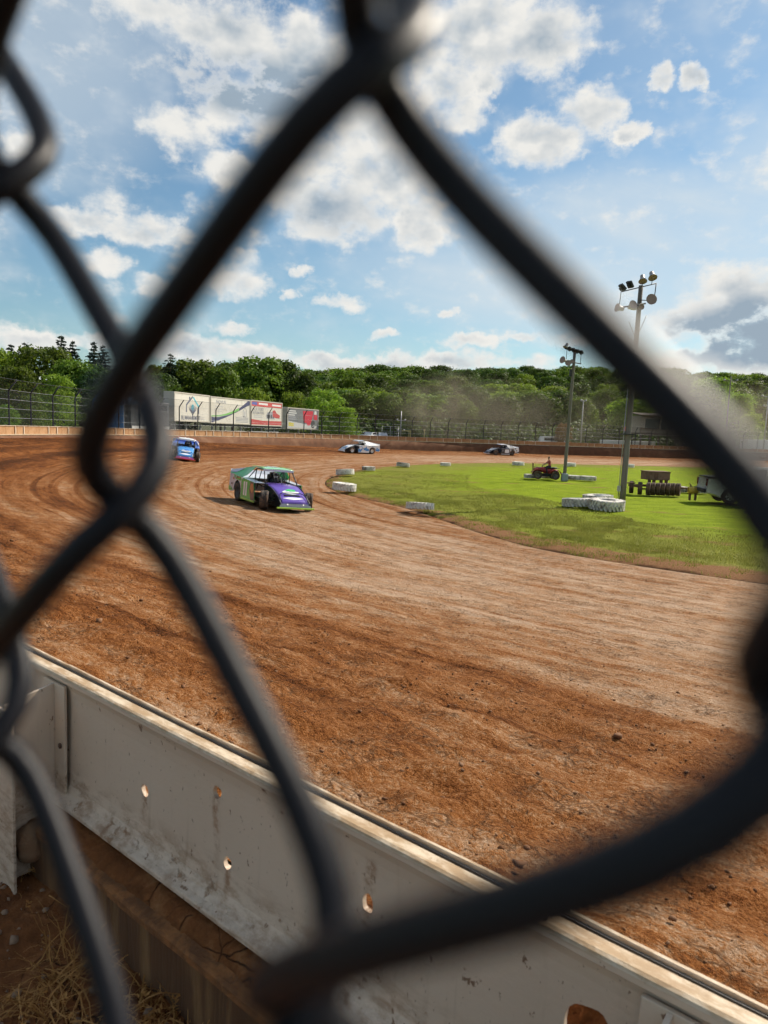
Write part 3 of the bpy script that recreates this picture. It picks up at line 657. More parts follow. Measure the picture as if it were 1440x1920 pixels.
# dirt lying on the sill under the flange
n = 330; xs = np.linspace(-10.2, 5.7, n*3); mb = []
pr = np.array([(-.066, -.051), (-.055, -.040), (-.035, -.026), (-.01, -.018), (.02, -.012), (.06, -.010)])
P = np.concatenate([np.column_stack([np.full(len(pr), x), pr[:, 0], pr[:, 1]]) for x in xs])
P[:, 2] += fbm(P[:, 0]*28, P[:, 1]*60, 4, 5., .6)*.028; P[:, 1] += fbm(P[:, 0]*17, P[:, 1]*9, 3, 15.)*.025
tag(link('dirt_ledge', np_mesh('dirt_ledge', P, grid_faces(len(xs), len(pr)), VERGE, smooth=True), bar, (0, 0, BO)), kind='stuff')
# soil packed behind the torn hole
bm = bmesh.new(); bmesh.ops.create_icosphere(bm, subdivisions=5, radius=1.)
for v in bm.verts:
    k = 1+.55*float(fbm(np.array(v.co.x*4+3), np.array(v.co.z*4+v.co.y*3), 4, 1., .7))
    v.co = Vector((-.39+v.co.x*.10*k, .115+v.co.y*.045*k, .245+v.co.z*.115*k))
MB().bm(bm, 0, None, False).build('packed_soil', VERGE, bar); bm.free()
FOOT = M('whitewashed_footing', (.20, .13, .075), .9, var=.25, vscale=6, dirt=(.19, .10, .05), damt=.5, dscale=5, bump=.5)
for k, s0 in enumerate((-4.2, -2.235, -.268, 1.7)):
    hw = (.068, .068, .046, .06)[k]
    pp = MB().box((s0, .006, .21), (hw*2, .010, .49), bev=.002).build('post', STEEL, bar)
    MB().panel([(s0, .0, .452), (s0, .0, .03), (s0, -.03, .0), (s0, -.03, -.34), (s0, -.155, -.34), (s0, -.155, .42)], .009).build('post_web', STEEL, pp)
    MB().box((s0, -.160, -.02), (hw*2, .010, .86), bev=.002).build('post_flange', STEEL, pp)
    bm = bmesh.new(); bmesh.ops.create_icosphere(bm, subdivisions=4, radius=1.)
    for v in bm.verts:
        kk = 1+.35*float(fbm(np.array(v.co.x*2+k), np.array(v.co.z*2), 3, 2.))
        v.co = Vector((s0+.03+v.co.x*.058*kk, -.095+v.co.y*.05*kk, -.05+v.co.z*.065*kk))
    MB().bm(bm, 0, None, True).build('footing', FOOT, pp); bm.free()
    MB().lathe([(.009, 0), (.009, .004), (.005, .006), (.0, .006)], 10, T=Matrix.Translation((s0+hw*.65, .0, .25)) @ Matrix.Rotation(R(90), 4, 'X')).build('bolt', RUST, pp)

# ------------------------------------------------------------------ chain link fence right at the lens
FW_, FH_ = .036, .0428
_t = Vector((BUILD_T[0]*0+math.cos(.69705), -math.sin(.69705), 0)); _n = Vector((math.sin(.69705), math.cos(.69705), 0))
F_up = Vector((0, 0, 1))+_t*.0298+_n*.0494; F_t = _t+Vector((0, 0, 1))*(-.0509)
F_o = Vector((0, 0, CAM_Z))+_n*.04586
fence = thing('chain_link_fence', 'black vinyl coated chain link fence blurred right in front of the lens', 'fence', tuple(F_o+F_up*(-1.57)))
wire = MB(); pts = []
NPER, NSEG, A_, DEP = 27, 30, FW_/2+.00134, .00694
for i in range(NPER*NSEG+1):
    q = i/NSEG; a = 2*math.pi*q
    x = A_*math.asin(.824*math.sin(a))/math.asin(.824); y = -DEP*math.tanh(2.2*math.cos(a))/math.tanh(2.2)
    pts.append(F_t*x+_n*y+F_up*(q*2*FH_))
wire.tube(pts, .00222, 9)
wire_me = wire.mesh('wire', VINYL)
for k in range(-34, 40):
    jl = -36+((k+1) % 2)                              # parity of the left-hand knots of this strand
    p = F_t*((k+.5)*FW_-.04264)+F_up*((jl+.5)*FH_-.01385)+F_up*1.57
    link('wire', wire_me, fence, p)
for k in (-46, 56):
    p0 = F_t*(k*FW_)+_n*.03; MB().tube([p0+Vector((0, 0, -.1)), p0+Vector((0, 0, 2.55))], .03, 14).build('fence_post', BLACK, fence)
a0 = F_t*(-46*FW_)+_n*.03+F_up*2.42; a1 = F_t*(56*FW_)+_n*.03+F_up*2.42
MB().tube([a0, a1], .021, 12).build('top_rail', BLACK, fence)

# ------------------------------------------------------------------ far perimeter wall and catch fence
uu = np.linspace(3.55, 16, 5000); cc = crom(TRK, uu); oo = cc[:, 2:4]-cc[:, 0:2]; oo /= np.linalg.norm(oo, axis=1)[:, None]
line = cc[:, 2:4]+oo*.42; al = np.concatenate([[0], np.cumsum(np.linalg.norm(np.diff(line, axis=0), axis=1))])
def at_arc(a, out=0.):
    u = float(np.interp(a, al, uu)); x = float(np.interp(a, al, line[:, 0])); y = float(np.interp(a, al, line[:, 1]))
    ox = float(np.interp(a, al, oo[:, 0])); oy = float(np.interp(a, al, oo[:, 1])); n = math.hypot(ox, oy)
    return x+ox/n*out, y+oy/n*out, float(wall_top(u)), u
pw = thing('perimeter_wall', 'long mud splashed steel wall round the far side of the track', 'wall', (at_arc(60)[0], at_arc(60)[1], 1.4))
PL = 1.5; pm = MB()
prof = [(-.045, -.55), (.03, -.55), (.03, 0), (-.045, 0), (-.045, -.03), (.0, -.045), (.0, -.505), (-.045, -.52)]
rings = [[(x, y, z) for y, z in prof] for x in (-PL/2+.01, PL/2-.01)]
pm.loft(rings)
for i in range(len(pm.f)):
    zz = [pm.v[j][2] for j in pm.f[i]]; yy = [pm.v[j][1] for j in pm.f[i]]
    if (min(zz) > -.04 or max(zz) < -.51) and len(zz) == 4: pm.m[i] = 1
panel_me = pm.mesh('wall_panel', [ORANGE_MUD, PALE_STRIP])
strip_me = MB().box((0, 0, -.275), (.11, .03, .46), bev=.006).mesh('joint_strip', PALE_STRIP)
inv = pw.matrix_basis.inverted()
a = .8; k = 0
while a < al[-1]-1:
    x, y, z, u = at_arc(a); x2, y2 = at_arc(a+.2)[:2]; rz = math.atan2(y2-y, x2-x)
    # local +y must point outwards
    ox, oy = at_arc(a, 1.)[:2]; 
    if math.cos(rz+math.pi/2)*(ox-x)+math.sin(rz+math.pi/2)*(oy-y) < 0: rz += math.pi
    o = link('wall_panel', panel_me, pw, inv @ Vector((x, y, z)), (0, 0, rz))
    if hash2(np.array(k*1.), np.array(3.), 1.) > .22:
        xs_, ys_ = at_arc(a+(.1 if k % 3 else .45), -.035)[:2]
        link('joint_strip', strip_me, pw, inv @ Vector((xs_, ys_, z)), (0, 0, rz))
    a += PL; k += 1
cf = thing('catch_fence', 'tall wire catch fence on bent black posts above the far wall', 'fence', (at_arc(60)[0], at_arc(60)[1], 1.4))
inv = cf.matrix_basis.inverted()
bend = [(0, -.9), (0, 0), (0, 2.0), (-.04, 2.12), (-.50, 2.72)]
mb = MB(); mb.tube([(0, y, z) for y, z in bend], [.055, .055, .05, .05, .042], 8); post_me = mb.mesh('fence_post', BLACK)
lines = [[] for _ in range(5)]; stations = []
a = 1.; 
while a < al[-1]-1:
    x, y, z, u = at_arc(a, .25); x2, y2 = at_arc(a+.2, .25)[:2]; rz = math.atan2(y2-y, x2-x)
    ox, oy = at_arc(a, 1.)[:2]
    if math.cos(rz+math.pi/2)*(ox-x)+math.sin(rz+math.pi/2)*(oy-y) < 0: rz += math.pi
    link('fence_post', post_me, cf, inv @ Vector((x, y, z)), (0, 0, rz))
    a += 2.9
aa = np.arange(1, al[-1]-1, 1.45)
for li, (o_, h_) in enumerate(((.25, .45), (.25, 1.0), (.25, 1.55), (.21, 2.1), (-.23, 2.70))):
    pl = [inv @ Vector((*at_arc(q, o_)[:2], at_arc(q)[2]+h_)) for q in aa]
    MB().tube(pl, .009 if li < 4 else .014, 5).build('cable', GALV if li < 4 else BLACK, cf)
mbs = MB(); rings = []
for q in aa: rings.append([inv @ Vector((*at_arc(q, .25-dy)[:2], at_arc(q)[2]+h_)) for dy, h_ in ((0, .02), (0, 2.05), (.48, 2.68))])
mbs.loft(rings, close=False, caps=False); mbs.build('wire_mesh', MESHM, cf)

# ------------------------------------------------------------------ race cars
def paint(name, col, rough=.32, dust=.17): return M('paint_'+name, col, rough, var=.06, dirt=DUST, damt=dust, dscale=3.5, coat=.5)
def wheel_mesh(r, w, n=28):
    t = MB()
    t.lathe([(r*.60, -w*.44), (r*.80, -w*.50), (r*.93, -w*.48), (r*.985, -w*.42), (r, -w*.30), (r, -w*.1), (r*.985, -w*.085), (r*.985, -w*.06), (r, -w*.045), (r, w*.045), (r*.985, w*.06), (r*.985, w*.085), (r, w*.1), (r, w*.30), (r*.985, w*.42), (r*.93, w*.48), (r*.80, w*.50), (r*.60, w*.44)], n)
    m = MB()
    m.lathe([(r*.61, -w*.44), (r*.61, w*.44), (r*.57, w*.43), (r*.55, w*.22), (r*.30, w*.16), (r*.16, w*.24), (0, w*.25)], n)
    m.lathe([(r*.61, -w*.44), (r*.55, -w*.36), (0, -w*.30)], n)
    return t, m
_tw = {}
def wheel(parent, x, y, r, w, steer=0., rimmat=None, side=1):
    key = (r, w, rimmat)
    if key not in _tw:
        t, m = wheel_mesh(r, w); _tw[key] = (t.mesh('tyre', RUBBER), m.mesh('rim', rimmat or RIM))
    a, b = _tw[key]
    o = link('wheel', a, parent, (x, y, r), (R(90*side), 0, steer)); link('rim', b, o); return o
def ground_pose(o, x, y, h, dx=1.4, dy=.85, lift=0.):
    hv = Vector((h[0], h[1], 0)).normalized(); lv = Vector((-hv.y, hv.x, 0))
    def zz(a, b): p = Vector((x, y, 0))+hv*a+lv*b; return zat(p.x, p.y)
    f, b, l, r = zz(dx, 0), zz(-dx, 0), zz(0, dy), zz(0, -dy)
    X = Vector((hv.x*2*dx, hv.y*2*dx, f-b)).normalized(); Yv = Vector((lv.x*2*dy, lv.y*2*dy, l-r)); Yv = (Yv-X*Yv.dot(X)).normalized(); Zv = X.cross(Yv)
    o.matrix_world = Matrix(((X.x, Yv.x, Zv.x, x), (X.y, Yv.y, Zv.y, y), (X.z, Yv.z, Zv.z, (f+b+l+r)/4+lift), (0, 0, 0, 1)))
def race_car(label, x, y, head, C, number='', steer=0., lift=0.02, detail=True):
    t = thing('race_car', label, 'race car', group='dirt modified cars on the track'); ground_pose(t, x, y, head, lift=lift)
    side, accent, tail, hood, roof, skirt, trim, nose = [C[k] for k in ('side', 'accent', 'tail', 'hood', 'roof', 'skirt', 'trim', 'nose')]
    MB().box((0, 0, .20), (4.0, 1.0, .14)).box((-.6, 0, .30), (2.6, 1.5, .05)).box((1.25, 0, .42), (1.3, .62, .34), bev=.04).build('chassis', CAGE, t)
    for sy in (1, -1):
        Y = sy*.94
        arch = [(-1.38+.44*math.cos(a), .36+.44*math.sin(a)) for a in np.linspace(math.pi*1.02, math.pi*-.12, 12)]
        # quarter panel behind and over the wheel, then the door ahead of it
        q = [(-2.42, .28), (-2.44, .62), (-2.36, 1.02), (-1.38, .97), (-.95, .95)]+[(px_, pz) for px_, pz in reversed(arch) if px_ <= -.98]
        q = [(-2.42, .28), (-2.46, .62), (-2.38, 1.03), (-.93, .95)]+[p for p in reversed(arch)][0:]
        pan = MB().panel([(a, Y*(.97 if a < -2.2 else 1), b) for a, b in q], .012).build('quarter_panel', tail, t)
        MB().panel([(a, Y+sy*.008, b) for a, b in [(-.92, .945), (-1.9, .985), (-1.55, .82), (-1.0, .80)]], .004).build('stripe', side, pan)
        MB().panel([(a, Y+sy*.008, b) for a, b in [(-2.40, .34), (-2.42, .52), (-2.1, .47), (-1.86, .36)]], .004).build('stripe', side, pan)
        dr = MB().panel([(a, Y, b) for a, b in [(-.925, .95), (-.93, .17), (.60, .17), (.60, .40), (.46, .86)]], .014).build('door_panel', side, t)
        MB().panel([(a, Y+sy*.010, b) for a, b in [(.10, .875), (.02, .55), (.22, .20), (.59, .20), (.59, .40), (.45, .855)]], .004).build('door_graphic', accent, dr)
        if detail:
            MB().panel([(a, Y+sy*.013, b) for a, b in [(.16, .80), (.10, .60), (.34, .46), (.50, .60), (.40, .80)]], .003).build('door_decal', C['decal'], dr)
        MB().box((-.16, Y+sy*.012, .165), (1.50, .025, .07), bev=.006).build('skirt', skirt, dr)
        if number:
            if number == '11':
                for xx in (-.55, -.31): MB().panel([(xx-.075, Y+sy*.013, .30), (xx+.075, Y+sy*.013, .30), (xx+.075, Y+sy*.013, .82), (xx-.075, Y+sy*.013, .82)], .004).build('number', C['num'], dr)
            else:
                nm = text_mesh(number, .66, .003, C['num'], bold=.030)
                link('number', nm, dr, (-.42, Y+sy*.013, .55), (R(90), 0, 0 if sy < 0 else R(180)))
        if detail:
            rd_ = random.Random(len(label)+int(sy)); cols = [C['num'], accent, C['decal'], side]
            for k in range(9):
                xx = -2.34+.17*k+rd_.uniform(0, .06); zz = (.42, .62, .80)[k % 3]+rd_.uniform(-.04, .04)
                if -1.86 < xx+.05 < -.9 and zz < .86: zz = .885
                w_, h_ = rd_.uniform(.12, .26), rd_.uniform(.05, .13 if zz < .85 else .07)
                MB().panel([(xx, Y*(.99 if xx < -2.2 else 1)+sy*.012, zz), (xx+w_, Y+sy*.012, zz-.01), (xx+w_*.9, Y+sy*.012, zz+h_), (xx+.02, Y*(.99 if xx < -2.2 else 1)+sy*.012, zz+h_)], .003).build('decal', cols[k % 4], pan)
        # sail panel from roof to tail
        sp = MB(); y0, y1 = sy*.60, sy*.90
        sp.add([(-.42, y0, 1.385), (-1.0, y0, 1.36), (-2.34, y1*.98, 1.16), (-2.38, sy*.935, 1.03), (-.93, sy*.938, .952), (-.62, sy*.86, 1.06)], [(0, 1, 4, 5), (1, 2, 3, 4)])
        s2 = sp.build('sail_panel', C['sail'], t); s2.modifiers.new('thickness', 'SOLIDIFY').thickness = .012
        if detail:
            MB().add([(-1.25, y0*1.10+sy*.012, 1.318), (-2.30, y1*.985+sy*.012, 1.16), (-2.35, sy*.93+sy*.012, 1.06), (-1.75, sy*.86+sy*.016, 1.09)], [(0, 1, 2, 3)]).build('sail_graphic', tail, s2)
        # roll cage
        cg = MB()
        cg.tube([(.34, sy*.54, 1.36), (.62, sy*.60, 1.06), (.80, sy*.62, .86)], .021, 8)
        cg.tube([(-.50, sy*.56, .30), (-.50, sy*.56, 1.0), (-.46, sy*.54, 1.34), (.34, sy*.54, 1.36)], .021, 8)
        cg.tube([(-.50, sy*.56, 1.02), (-.05, sy*.62, .80), (.70, sy*.62, .74)], .019, 8)
        cg.tube([(-.50, sy*.56, 1.30), (-1.1, sy*.58, .98), (-1.9, sy*.55, .60)], .019, 8)
        cg.tube([(-.05, sy*.64, .60), (.15, sy*.56, 1.35)], .017, 8)
        cg.build('roll_cage', CAGE, t)
        # exposed front suspension and the bar along the bonnet edge
        fs = MB(); fs.tube([(1.40, sy*.30, .30), (1.42, sy*.72, .33)], .022, 7).tube([(1.55, sy*.28, .46), (1.42, sy*.70, .42)], .018, 7).tube([(1.15, sy*.3, .22), (1.40, sy*.70, .26)], .018, 7)
        fs.tube([(1.30, sy*.42, .66), (1.42, sy*.62, .36)], .035, 8)
        fs.build('suspension', DARKSTEEL, t)
        MB().tube([(.78, sy*.62, .86), (1.30, sy*.58, .765), (1.82, sy*.55, .56), (2.20, sy*.55, .34), (2.24, sy*.55, .18)], .022, 8).build('nerf_bar', CAGE, t)
        MB().panel([(a, sy*.50, b) for a, b in [(.62, .80), (.62, .22), (2.16, .20), (2.12, .36), (1.75, .55), (1.28, .70)]], .01).build('bonnet_side', C['bside'], t)
        wheel(t, 1.42, sy*.86, .335, .29, steer, C.get('rim'), side=-sy)
        wheel(t, -1.38, sy*.76, .355, .37, 0, C.get('rim'), side=-sy)
    # decks, bonnet, roof, tail
    d = MB(); d.add([(-2.36, -.93, 1.03), (-2.36, .93, 1.03), (-.93, .93, .945), (-.93, -.93, .945)], [(3, 2, 1, 0)])
    for sy in (1, -1): d.add([(-.93, sy*.93, .945), (.46, sy*.93, .858), (.62, sy*.60, .875), (-.93, sy*.60, .945)], [(0, 1, 2, 3)])
    dk = d.build('deck', C['deck'], t); dk.modifiers.new('thickness', 'SOLIDIFY').thickness = .01
    h = MB(); xs_ = [(.46, .885, .93, .60), (.80, .862, .60, .60), (1.05, .835, .59, .6), (1.30, .775, .57, .6), (1.58, .685, .55, .6), (1.85, .555, .54, .6), (2.06, .43, .54, .6), (2.20, .31, .56, .6)]
    rings = []
    for X_, Z_, W_, _ in xs_:
        W_ = .60 if X_ < .6 else W_
        rings.append([(X_, W_*s, Z_-.035*abs(s)**2.5) for s in np.linspace(-1, 1, 9)])
    h.loft(rings, close=False, caps=False, smooth=True)
    ho = h.build('bonnet', hood, t); ho.modifiers.new('thickness', 'SOLIDIFY').thickness = .012
    MB().loft([[(2.20, .56*s, .30) for s in np.linspace(-1, 1, 5)], [(2.26, .60*s, .20) for s in np.linspace(-1, 1, 5)], [(2.27, .62*s, .13) for s in np.linspace(-1, 1, 5)]], close=False, caps=False).build('nose', nose, t).modifiers.new('thickness', 'SOLIDIFY').thickness = .012
    MB().box((2.29, 0, .155), (.05, 1.42, .06), bev=.015).build('bumper', trim, t)
    loop = [(1.80, -.50, .62), (1.98, -.50, .58), (2.12, -.44, .50), (2.17, -.25, .47), (2.18, 0, .465), (2.17, .25, .47), (2.12, .44, .50), (1.98, .50, .58), (1.80, .50, .62)]
    MB().tube([(1.86, -.46, .60), (1.80, -.36, .645), (1.78, 0, .655), (1.80, .36, .645), (1.86, .46, .60), (2.02, .50, .50), (2.16, .50, .38)], .016, 8).tube([(2.16, -.50, .38), (2.02, -.50, .50), (1.86, -.46, .60)], .016, 8).build('bumper_hoop', CAGE, t)
    if detail:
        def onhood(px_, py_): return float(np.interp(px_, [q[0] for q in xs_], [q[1] for q in xs_]))-.035*abs(py_/.57)**2.5+.020
        for poly, mt in (([(1.62, -.30), (1.74, -.20), (1.80, .02), (1.72, .30), (1.60, .36), (1.56, .12), (1.50, -.10)], C['num']), ([(1.52, -.16), (1.62, .02), (1.60, .22), (1.47, .26), (1.40, .04)], side)):
            MB().add([(a, b, onhood(a, b)+(.003 if mt is side else 0)) for a, b in poly], [tuple(range(len(poly)))]).build('bonnet_graphic', mt, ho)
        poly = [(1.99, -.40), (2.05, -.20), (2.07, 0), (2.05, .2), (1.99, .40), (1.96, .2), (1.95, 0), (1.96, -.2)]
        MB().add([(a, b, onhood(a, b)) for a, b in poly], [tuple(range(len(poly)))]).build('bonnet_graphic', C['num'], ho)
        for yy in (-.3, .3): MB().lathe([(.035, 0), (.035, .01), (0, .014)], 12, T=Matrix.Translation((2.225, yy, .27)) @ Matrix.Rotation(R(75), 4, 'Y')).build('fastener', WHITE, t)
    r_ = MB(); rings = []
    for X_, Z_ in ((-1.0, 1.36), (-.75, 1.395), (-.3, 1.415), (.1, 1.405), (.40, 1.375)):
        rings.append([(X_, .62*s, Z_+.012-.03*abs(s)**3) for s in np.linspace(-1, 1, 9)])
    r_.loft(rings, close=False, caps=False, smooth=True); ro = r_.build('roof', roof, t); ro.modifiers.new('thickness', 'SOLIDIFY').thickness = .02
    MB().box((.405, 0, 1.345), (.03, 1.20, .075), bev=.006).build('visor', C['visor'], ro)
    if detail:
        for yy in (-.09, .14): MB().box((-.28, yy, 1.452), (.52, .12, .010), T=None).build('roof_number', C['num'], ro)
        for yy in (-.56, .56): MB().box((-.3, yy, 1.436), (1.2, .06, .014)).build('roof_edge', skirt, ro)
    MB().panel([(-2.385, -.93, .34), (-2.385, .93, .34), (-2.36, .93, 1.02), (-2.36, -.93, 1.02)], .012).build('tail_panel', tail, t)
    MB().panel([(-2.37, -.90, 1.03), (-2.37, .90, 1.03), (-2.44, .90, 1.17), (-2.44, -.90, 1.17)], .01).build('spoiler', tail, t)
    cgx = MB(); cgx.tube([(.34, -.54, 1.36), (.34, .54, 1.36)], .021, 8).tube([(-.46, -.54, 1.34), (-.46, .54, 1.34)], .021, 8).tube([(.80, -.62, .86), (.80, .62, .86)], .018, 8).tube([(-.5, -.56, .9), (-.5, .56, .9)], .018, 8)
    for yy in (-.22, -.0, .22): cgx.tube([(.36, yy, 1.35), (.80, yy*1.1, .87)], .009, 6)
    cgx.build('roll_cage', CAGE, t)
    MB().panel([(.36, -.50, .86), (.36, .50, .86), (.44, .50, .30), (.44, -.50, .30)], .02).build('dash', C['dash'], t)
    st = MB(); st.box((-.28, .16, .48), (.46, .48, .10), bev=.03).box((-.50, .16, .80), (.10, .50, .72), bev=.03).box((-.46, .16, 1.15), (.12, .34, .18), bev=.03); st.build('seat', C['seat'], t)
    MB().tube([(.12+.0*math.cos(a), .16+.16*math.cos(a), .86+.16*math.sin(a)) for a in np.linspace(0, 2*math.pi, 17)[:-1]], .014, 6, closed=True).build('steering_wheel', CAGE, t)
    return t

# people: one continuous skinned surface from a joint skeleton
def person_mesh(joints, bones, mats, pick, name='person', sub=2):
    me = bpy.data.meshes.new(name); idx = {k: i for i, k in enumerate(joints)}
    me.from_pydata([joints[k][0] for k in joints], [(idx[a], idx[b]) for a, b in bones], []); me.update()
    o = bpy.data.objects.new(name, me); COL.objects.link(o)
    o.modifiers.new('skin', 'SKIN').use_smooth_shade = True
    if not me.skin_vertices: 
        bpy.context.view_layer.objects.active = o
    lay = me.skin_vertices[0] if me.skin_vertices else None
    if lay:
        for k in joints:
            v = lay.data[idx[k]]; r = joints[k][1]; v.radius = r if isinstance(r, tuple) else (r, r); v.use_root = (k == 'pelvis')
    sb = o.modifiers.new('sub', 'SUBSURF'); sb.levels = sub; sb.render_levels = sub
    res = bpy.data.meshes.new_from_object(o.evaluated_get(bpy.context.evaluated_depsgraph_get()))
    bpy.data.objects.remove(o); res.materials.clear()
    for m in mats: res.materials.append(m)
    for p in res.polygons: p.material_index = pick(p.center); p.use_smooth = True
    res.name = name; return res
HUMAN_BONES = [('pelvis', 'waist'), ('waist', 'chest'), ('chest', 'neck'), ('neck', 'head0'), ('head0', 'head1'), ('head1', 'head2'),
 ('chest', 'sl'), ('sl', 'el'), ('el', 'wl'), ('wl', 'hl'), ('chest', 'sr'), ('sr', 'er'), ('er', 'wr'), ('wr', 'hr'),
 ('pelvis', 'tl'), ('tl', 'kl'), ('kl', 'al'), ('al', 'fl'), ('pelvis', 'tr'), ('tr', 'kr'), ('kr', 'ar'), ('ar', 'fr')]
def seated(lean=.0, hands=None, knees=(.42, .22, .02), feet=(.48, .24, -.40), wide=.2):
    hx, hy, hz = hands
    J = {'pelvis': ((0, 0, .10), (.15, .13)), 'waist': ((.02+lean*.3, 0, .28), (.14, .11)), 'chest': ((.03+lean*.8, 0, .50), (.17, .12)),
         'neck': ((.05+lean, 0, .66), .055), 'head0': ((.07+lean, 0, .74), .085), 'head1': ((.08+lean, 0, .82), .098), 'head2': ((.07+lean, 0, .90), .07)}
    for s, k in ((1, 'l'), (-1, 'r')):
        J['s'+k] = ((.03+lean*.85, s*.185, .575), .062); J['e'+k] = ((.03+lean*.6+(hx-lean)*.42, s*(.25), .575-(.575-hz)*.72), .047)
        J['w'+k] = ((hx-.05, s*hy, hz), .034); J['h'+k] = ((hx+.04, s*hy, hz-.01), .036)
        J['t'+k] = ((.03, s*.10, .08), .10); J['k'+k] = ((knees[0], s*knees[1], knees[2]+.06), .068); J['a'+k] = ((feet[0]-.08, s*feet[1], feet[2]), .046); J['f'+k] = ((feet[0]+.10, s*feet[1], feet[2]-.045), .042)
    return J
SKINM = M('skin', (.42, .24, .16), .55, var=.05); HAIR = M('hair_dark', (.02, .016, .013), .7); CLOTH_RED = M('shirt_coral', (.40, .11, .085), .85, var=.12)
CLOTH_DARK = M('trousers_dark', (.030, .026, .035), .85); HELMET = M('helmet_white', (.60, .62, .66), .25, coat=.6); SUIT = M('race_suit', (.03, .03, .04), .8)
def driver(car, label, helm=HELMET):
    J = seated(-.02, hands=(.36, .14, .46), knees=(.50, .16, .16), feet=(.92, .14, .0))
    me = person_mesh(J, HUMAN_BONES, [SUIT, helm, GLASS], lambda c: (2 if (c.z > .78 and c.z < .86 and c.x > .10) else 1) if c.z > .70 else 0)
    for v in me.vertices:
        if v.co.z > .70: v.co = Vector((.06, 0, .82))+(v.co-Vector((.06, 0, .82)))*1.28
    o = link('person', me); o.matrix_world = car.matrix_world @ Matrix.Translation((-.30, .16, .46)) @ Matrix.Scale(.86, 4)
    return tag(o, label, 'person')
P = paint
GREEN, PURPLE, SILVER, LIME = P('green', (.03, .50, .085)), P('purple', (.12, .065, .40)), P('silver', (.60, .62, .70)), P('lime', (.38, .62, .07))
MINT = P('mint', (.30, .62, .38), .25, .1); PLUM = P('plum', (.055, .025, .06)); PWHITE = P('white', (.86, .87, .88), .3, .12); PBLUE = P('sky_blue', (.07, .30, .70)); PRED = P('red', (.62, .035, .03)); PNAVY = P('royal_blue', (.035, .12, .50))
PBLACK = P('black', (.02, .021, .026)); PGREY = P('slate', (.13, .145, .18)); PPINK = P('magenta', (.48, .10, .34)); PORANGE = P('rust_orange', (.48, .17, .06))
c1 = race_car('green and purple dirt modified number 11, nearest car, sliding toward the camera', -4.25, 26.7, (.50, -.866),
   dict(side=GREEN, accent=PLUM, tail=SILVER, hood=PURPLE, roof=MINT, skirt=LIME, trim=LIME, nose=PGREY, sail=GREEN, decal=PORANGE, num=PWHITE, deck=SILVER, bside=PBLACK, visor=SILVER, dash=PGREY, seat=PBLACK), '11', steer=R(-24))
driver(c1, 'helmeted driver at the wheel of the green and purple car')
c2 = race_car('blue car with white roof and red nose seen head on near the far left bank', -14.3, 50.4, (.28, -.96),
   dict(side=PNAVY, accent=PBLUE, tail=PNAVY, hood=PBLUE, roof=PWHITE, skirt=PRED, trim=PRED, nose=PPINK, sail=PWHITE, decal=PWHITE, num=PWHITE, deck=PNAVY, bside=PBLACK, visor=PWHITE, dash=PGREY, seat=PBLACK), '7', steer=R(-10))
driver(c2, 'driver inside the blue car with the red nose')
c3 = race_car('white and light blue race car on the far side, left of the black one', -3.3, 82.6, (-.80, -.60),
   dict(side=PWHITE, accent=PBLUE, tail=PWHITE, hood=PWHITE, roof=PWHITE, skirt=PWHITE, trim=PWHITE, nose=PWHITE, sail=PWHITE, decal=PWHITE, num=PBLUE, deck=PWHITE, bside=PBLACK, visor=PWHITE, dash=PGREY, seat=PBLACK, rim=WHITE), '4', steer=R(-8))
driver(c3, 'driver inside the white and light blue car')
c4 = race_car('black and grey race car with white roof on the far straight', 15.6, 97.6, (-.88, -.47),
   dict(side=PBLACK, accent=PBLACK, tail=PWHITE, hood=PGREY, roof=PWHITE, skirt=PWHITE, trim=PWHITE, nose=PBLACK, sail=PGREY, decal=PGREY, num=PWHITE, deck=PGREY, bside=PBLACK, visor=PBLACK, dash=PGREY, seat=PBLACK), '2', steer=R(-8))
driver(c4, 'driver inside the black and grey car')
for sy, mt in ((.951, PBLUE), (-.951, PBLUE)):
    for poly in ([(-2.40, .36), (-2.42, .62), (-1.85, .56), (-1.80, .38)], [(-.85, .30), (-.2, .42), (.0, .60), (-.4, .70), (-.88, .55)]):
        MB().panel([(a, sy*1.006, b) for a, b in poly], .004).build('door_graphic', mt, c3)
MB().add([(1.2, -.42, .812), (1.9, -.40, .535), (1.7, .10, .644), (1.25, .36, .80)], [(0, 1, 2, 3)]).build('bonnet_graphic', PBLUE, c3)
MB().panel([(-.75, -.955, .80), (-.75, -.955, .35), (-.05, -.955, .35), (-.05, -.955, .80)], .004).build('number_plate', PWHITE, c4)
MB().panel([(-.75, .955, .80), (-.75, .955, .35), (-.05, .955, .35), (-.05, .955, .80)], .004).build('number_plate', PWHITE, c4)

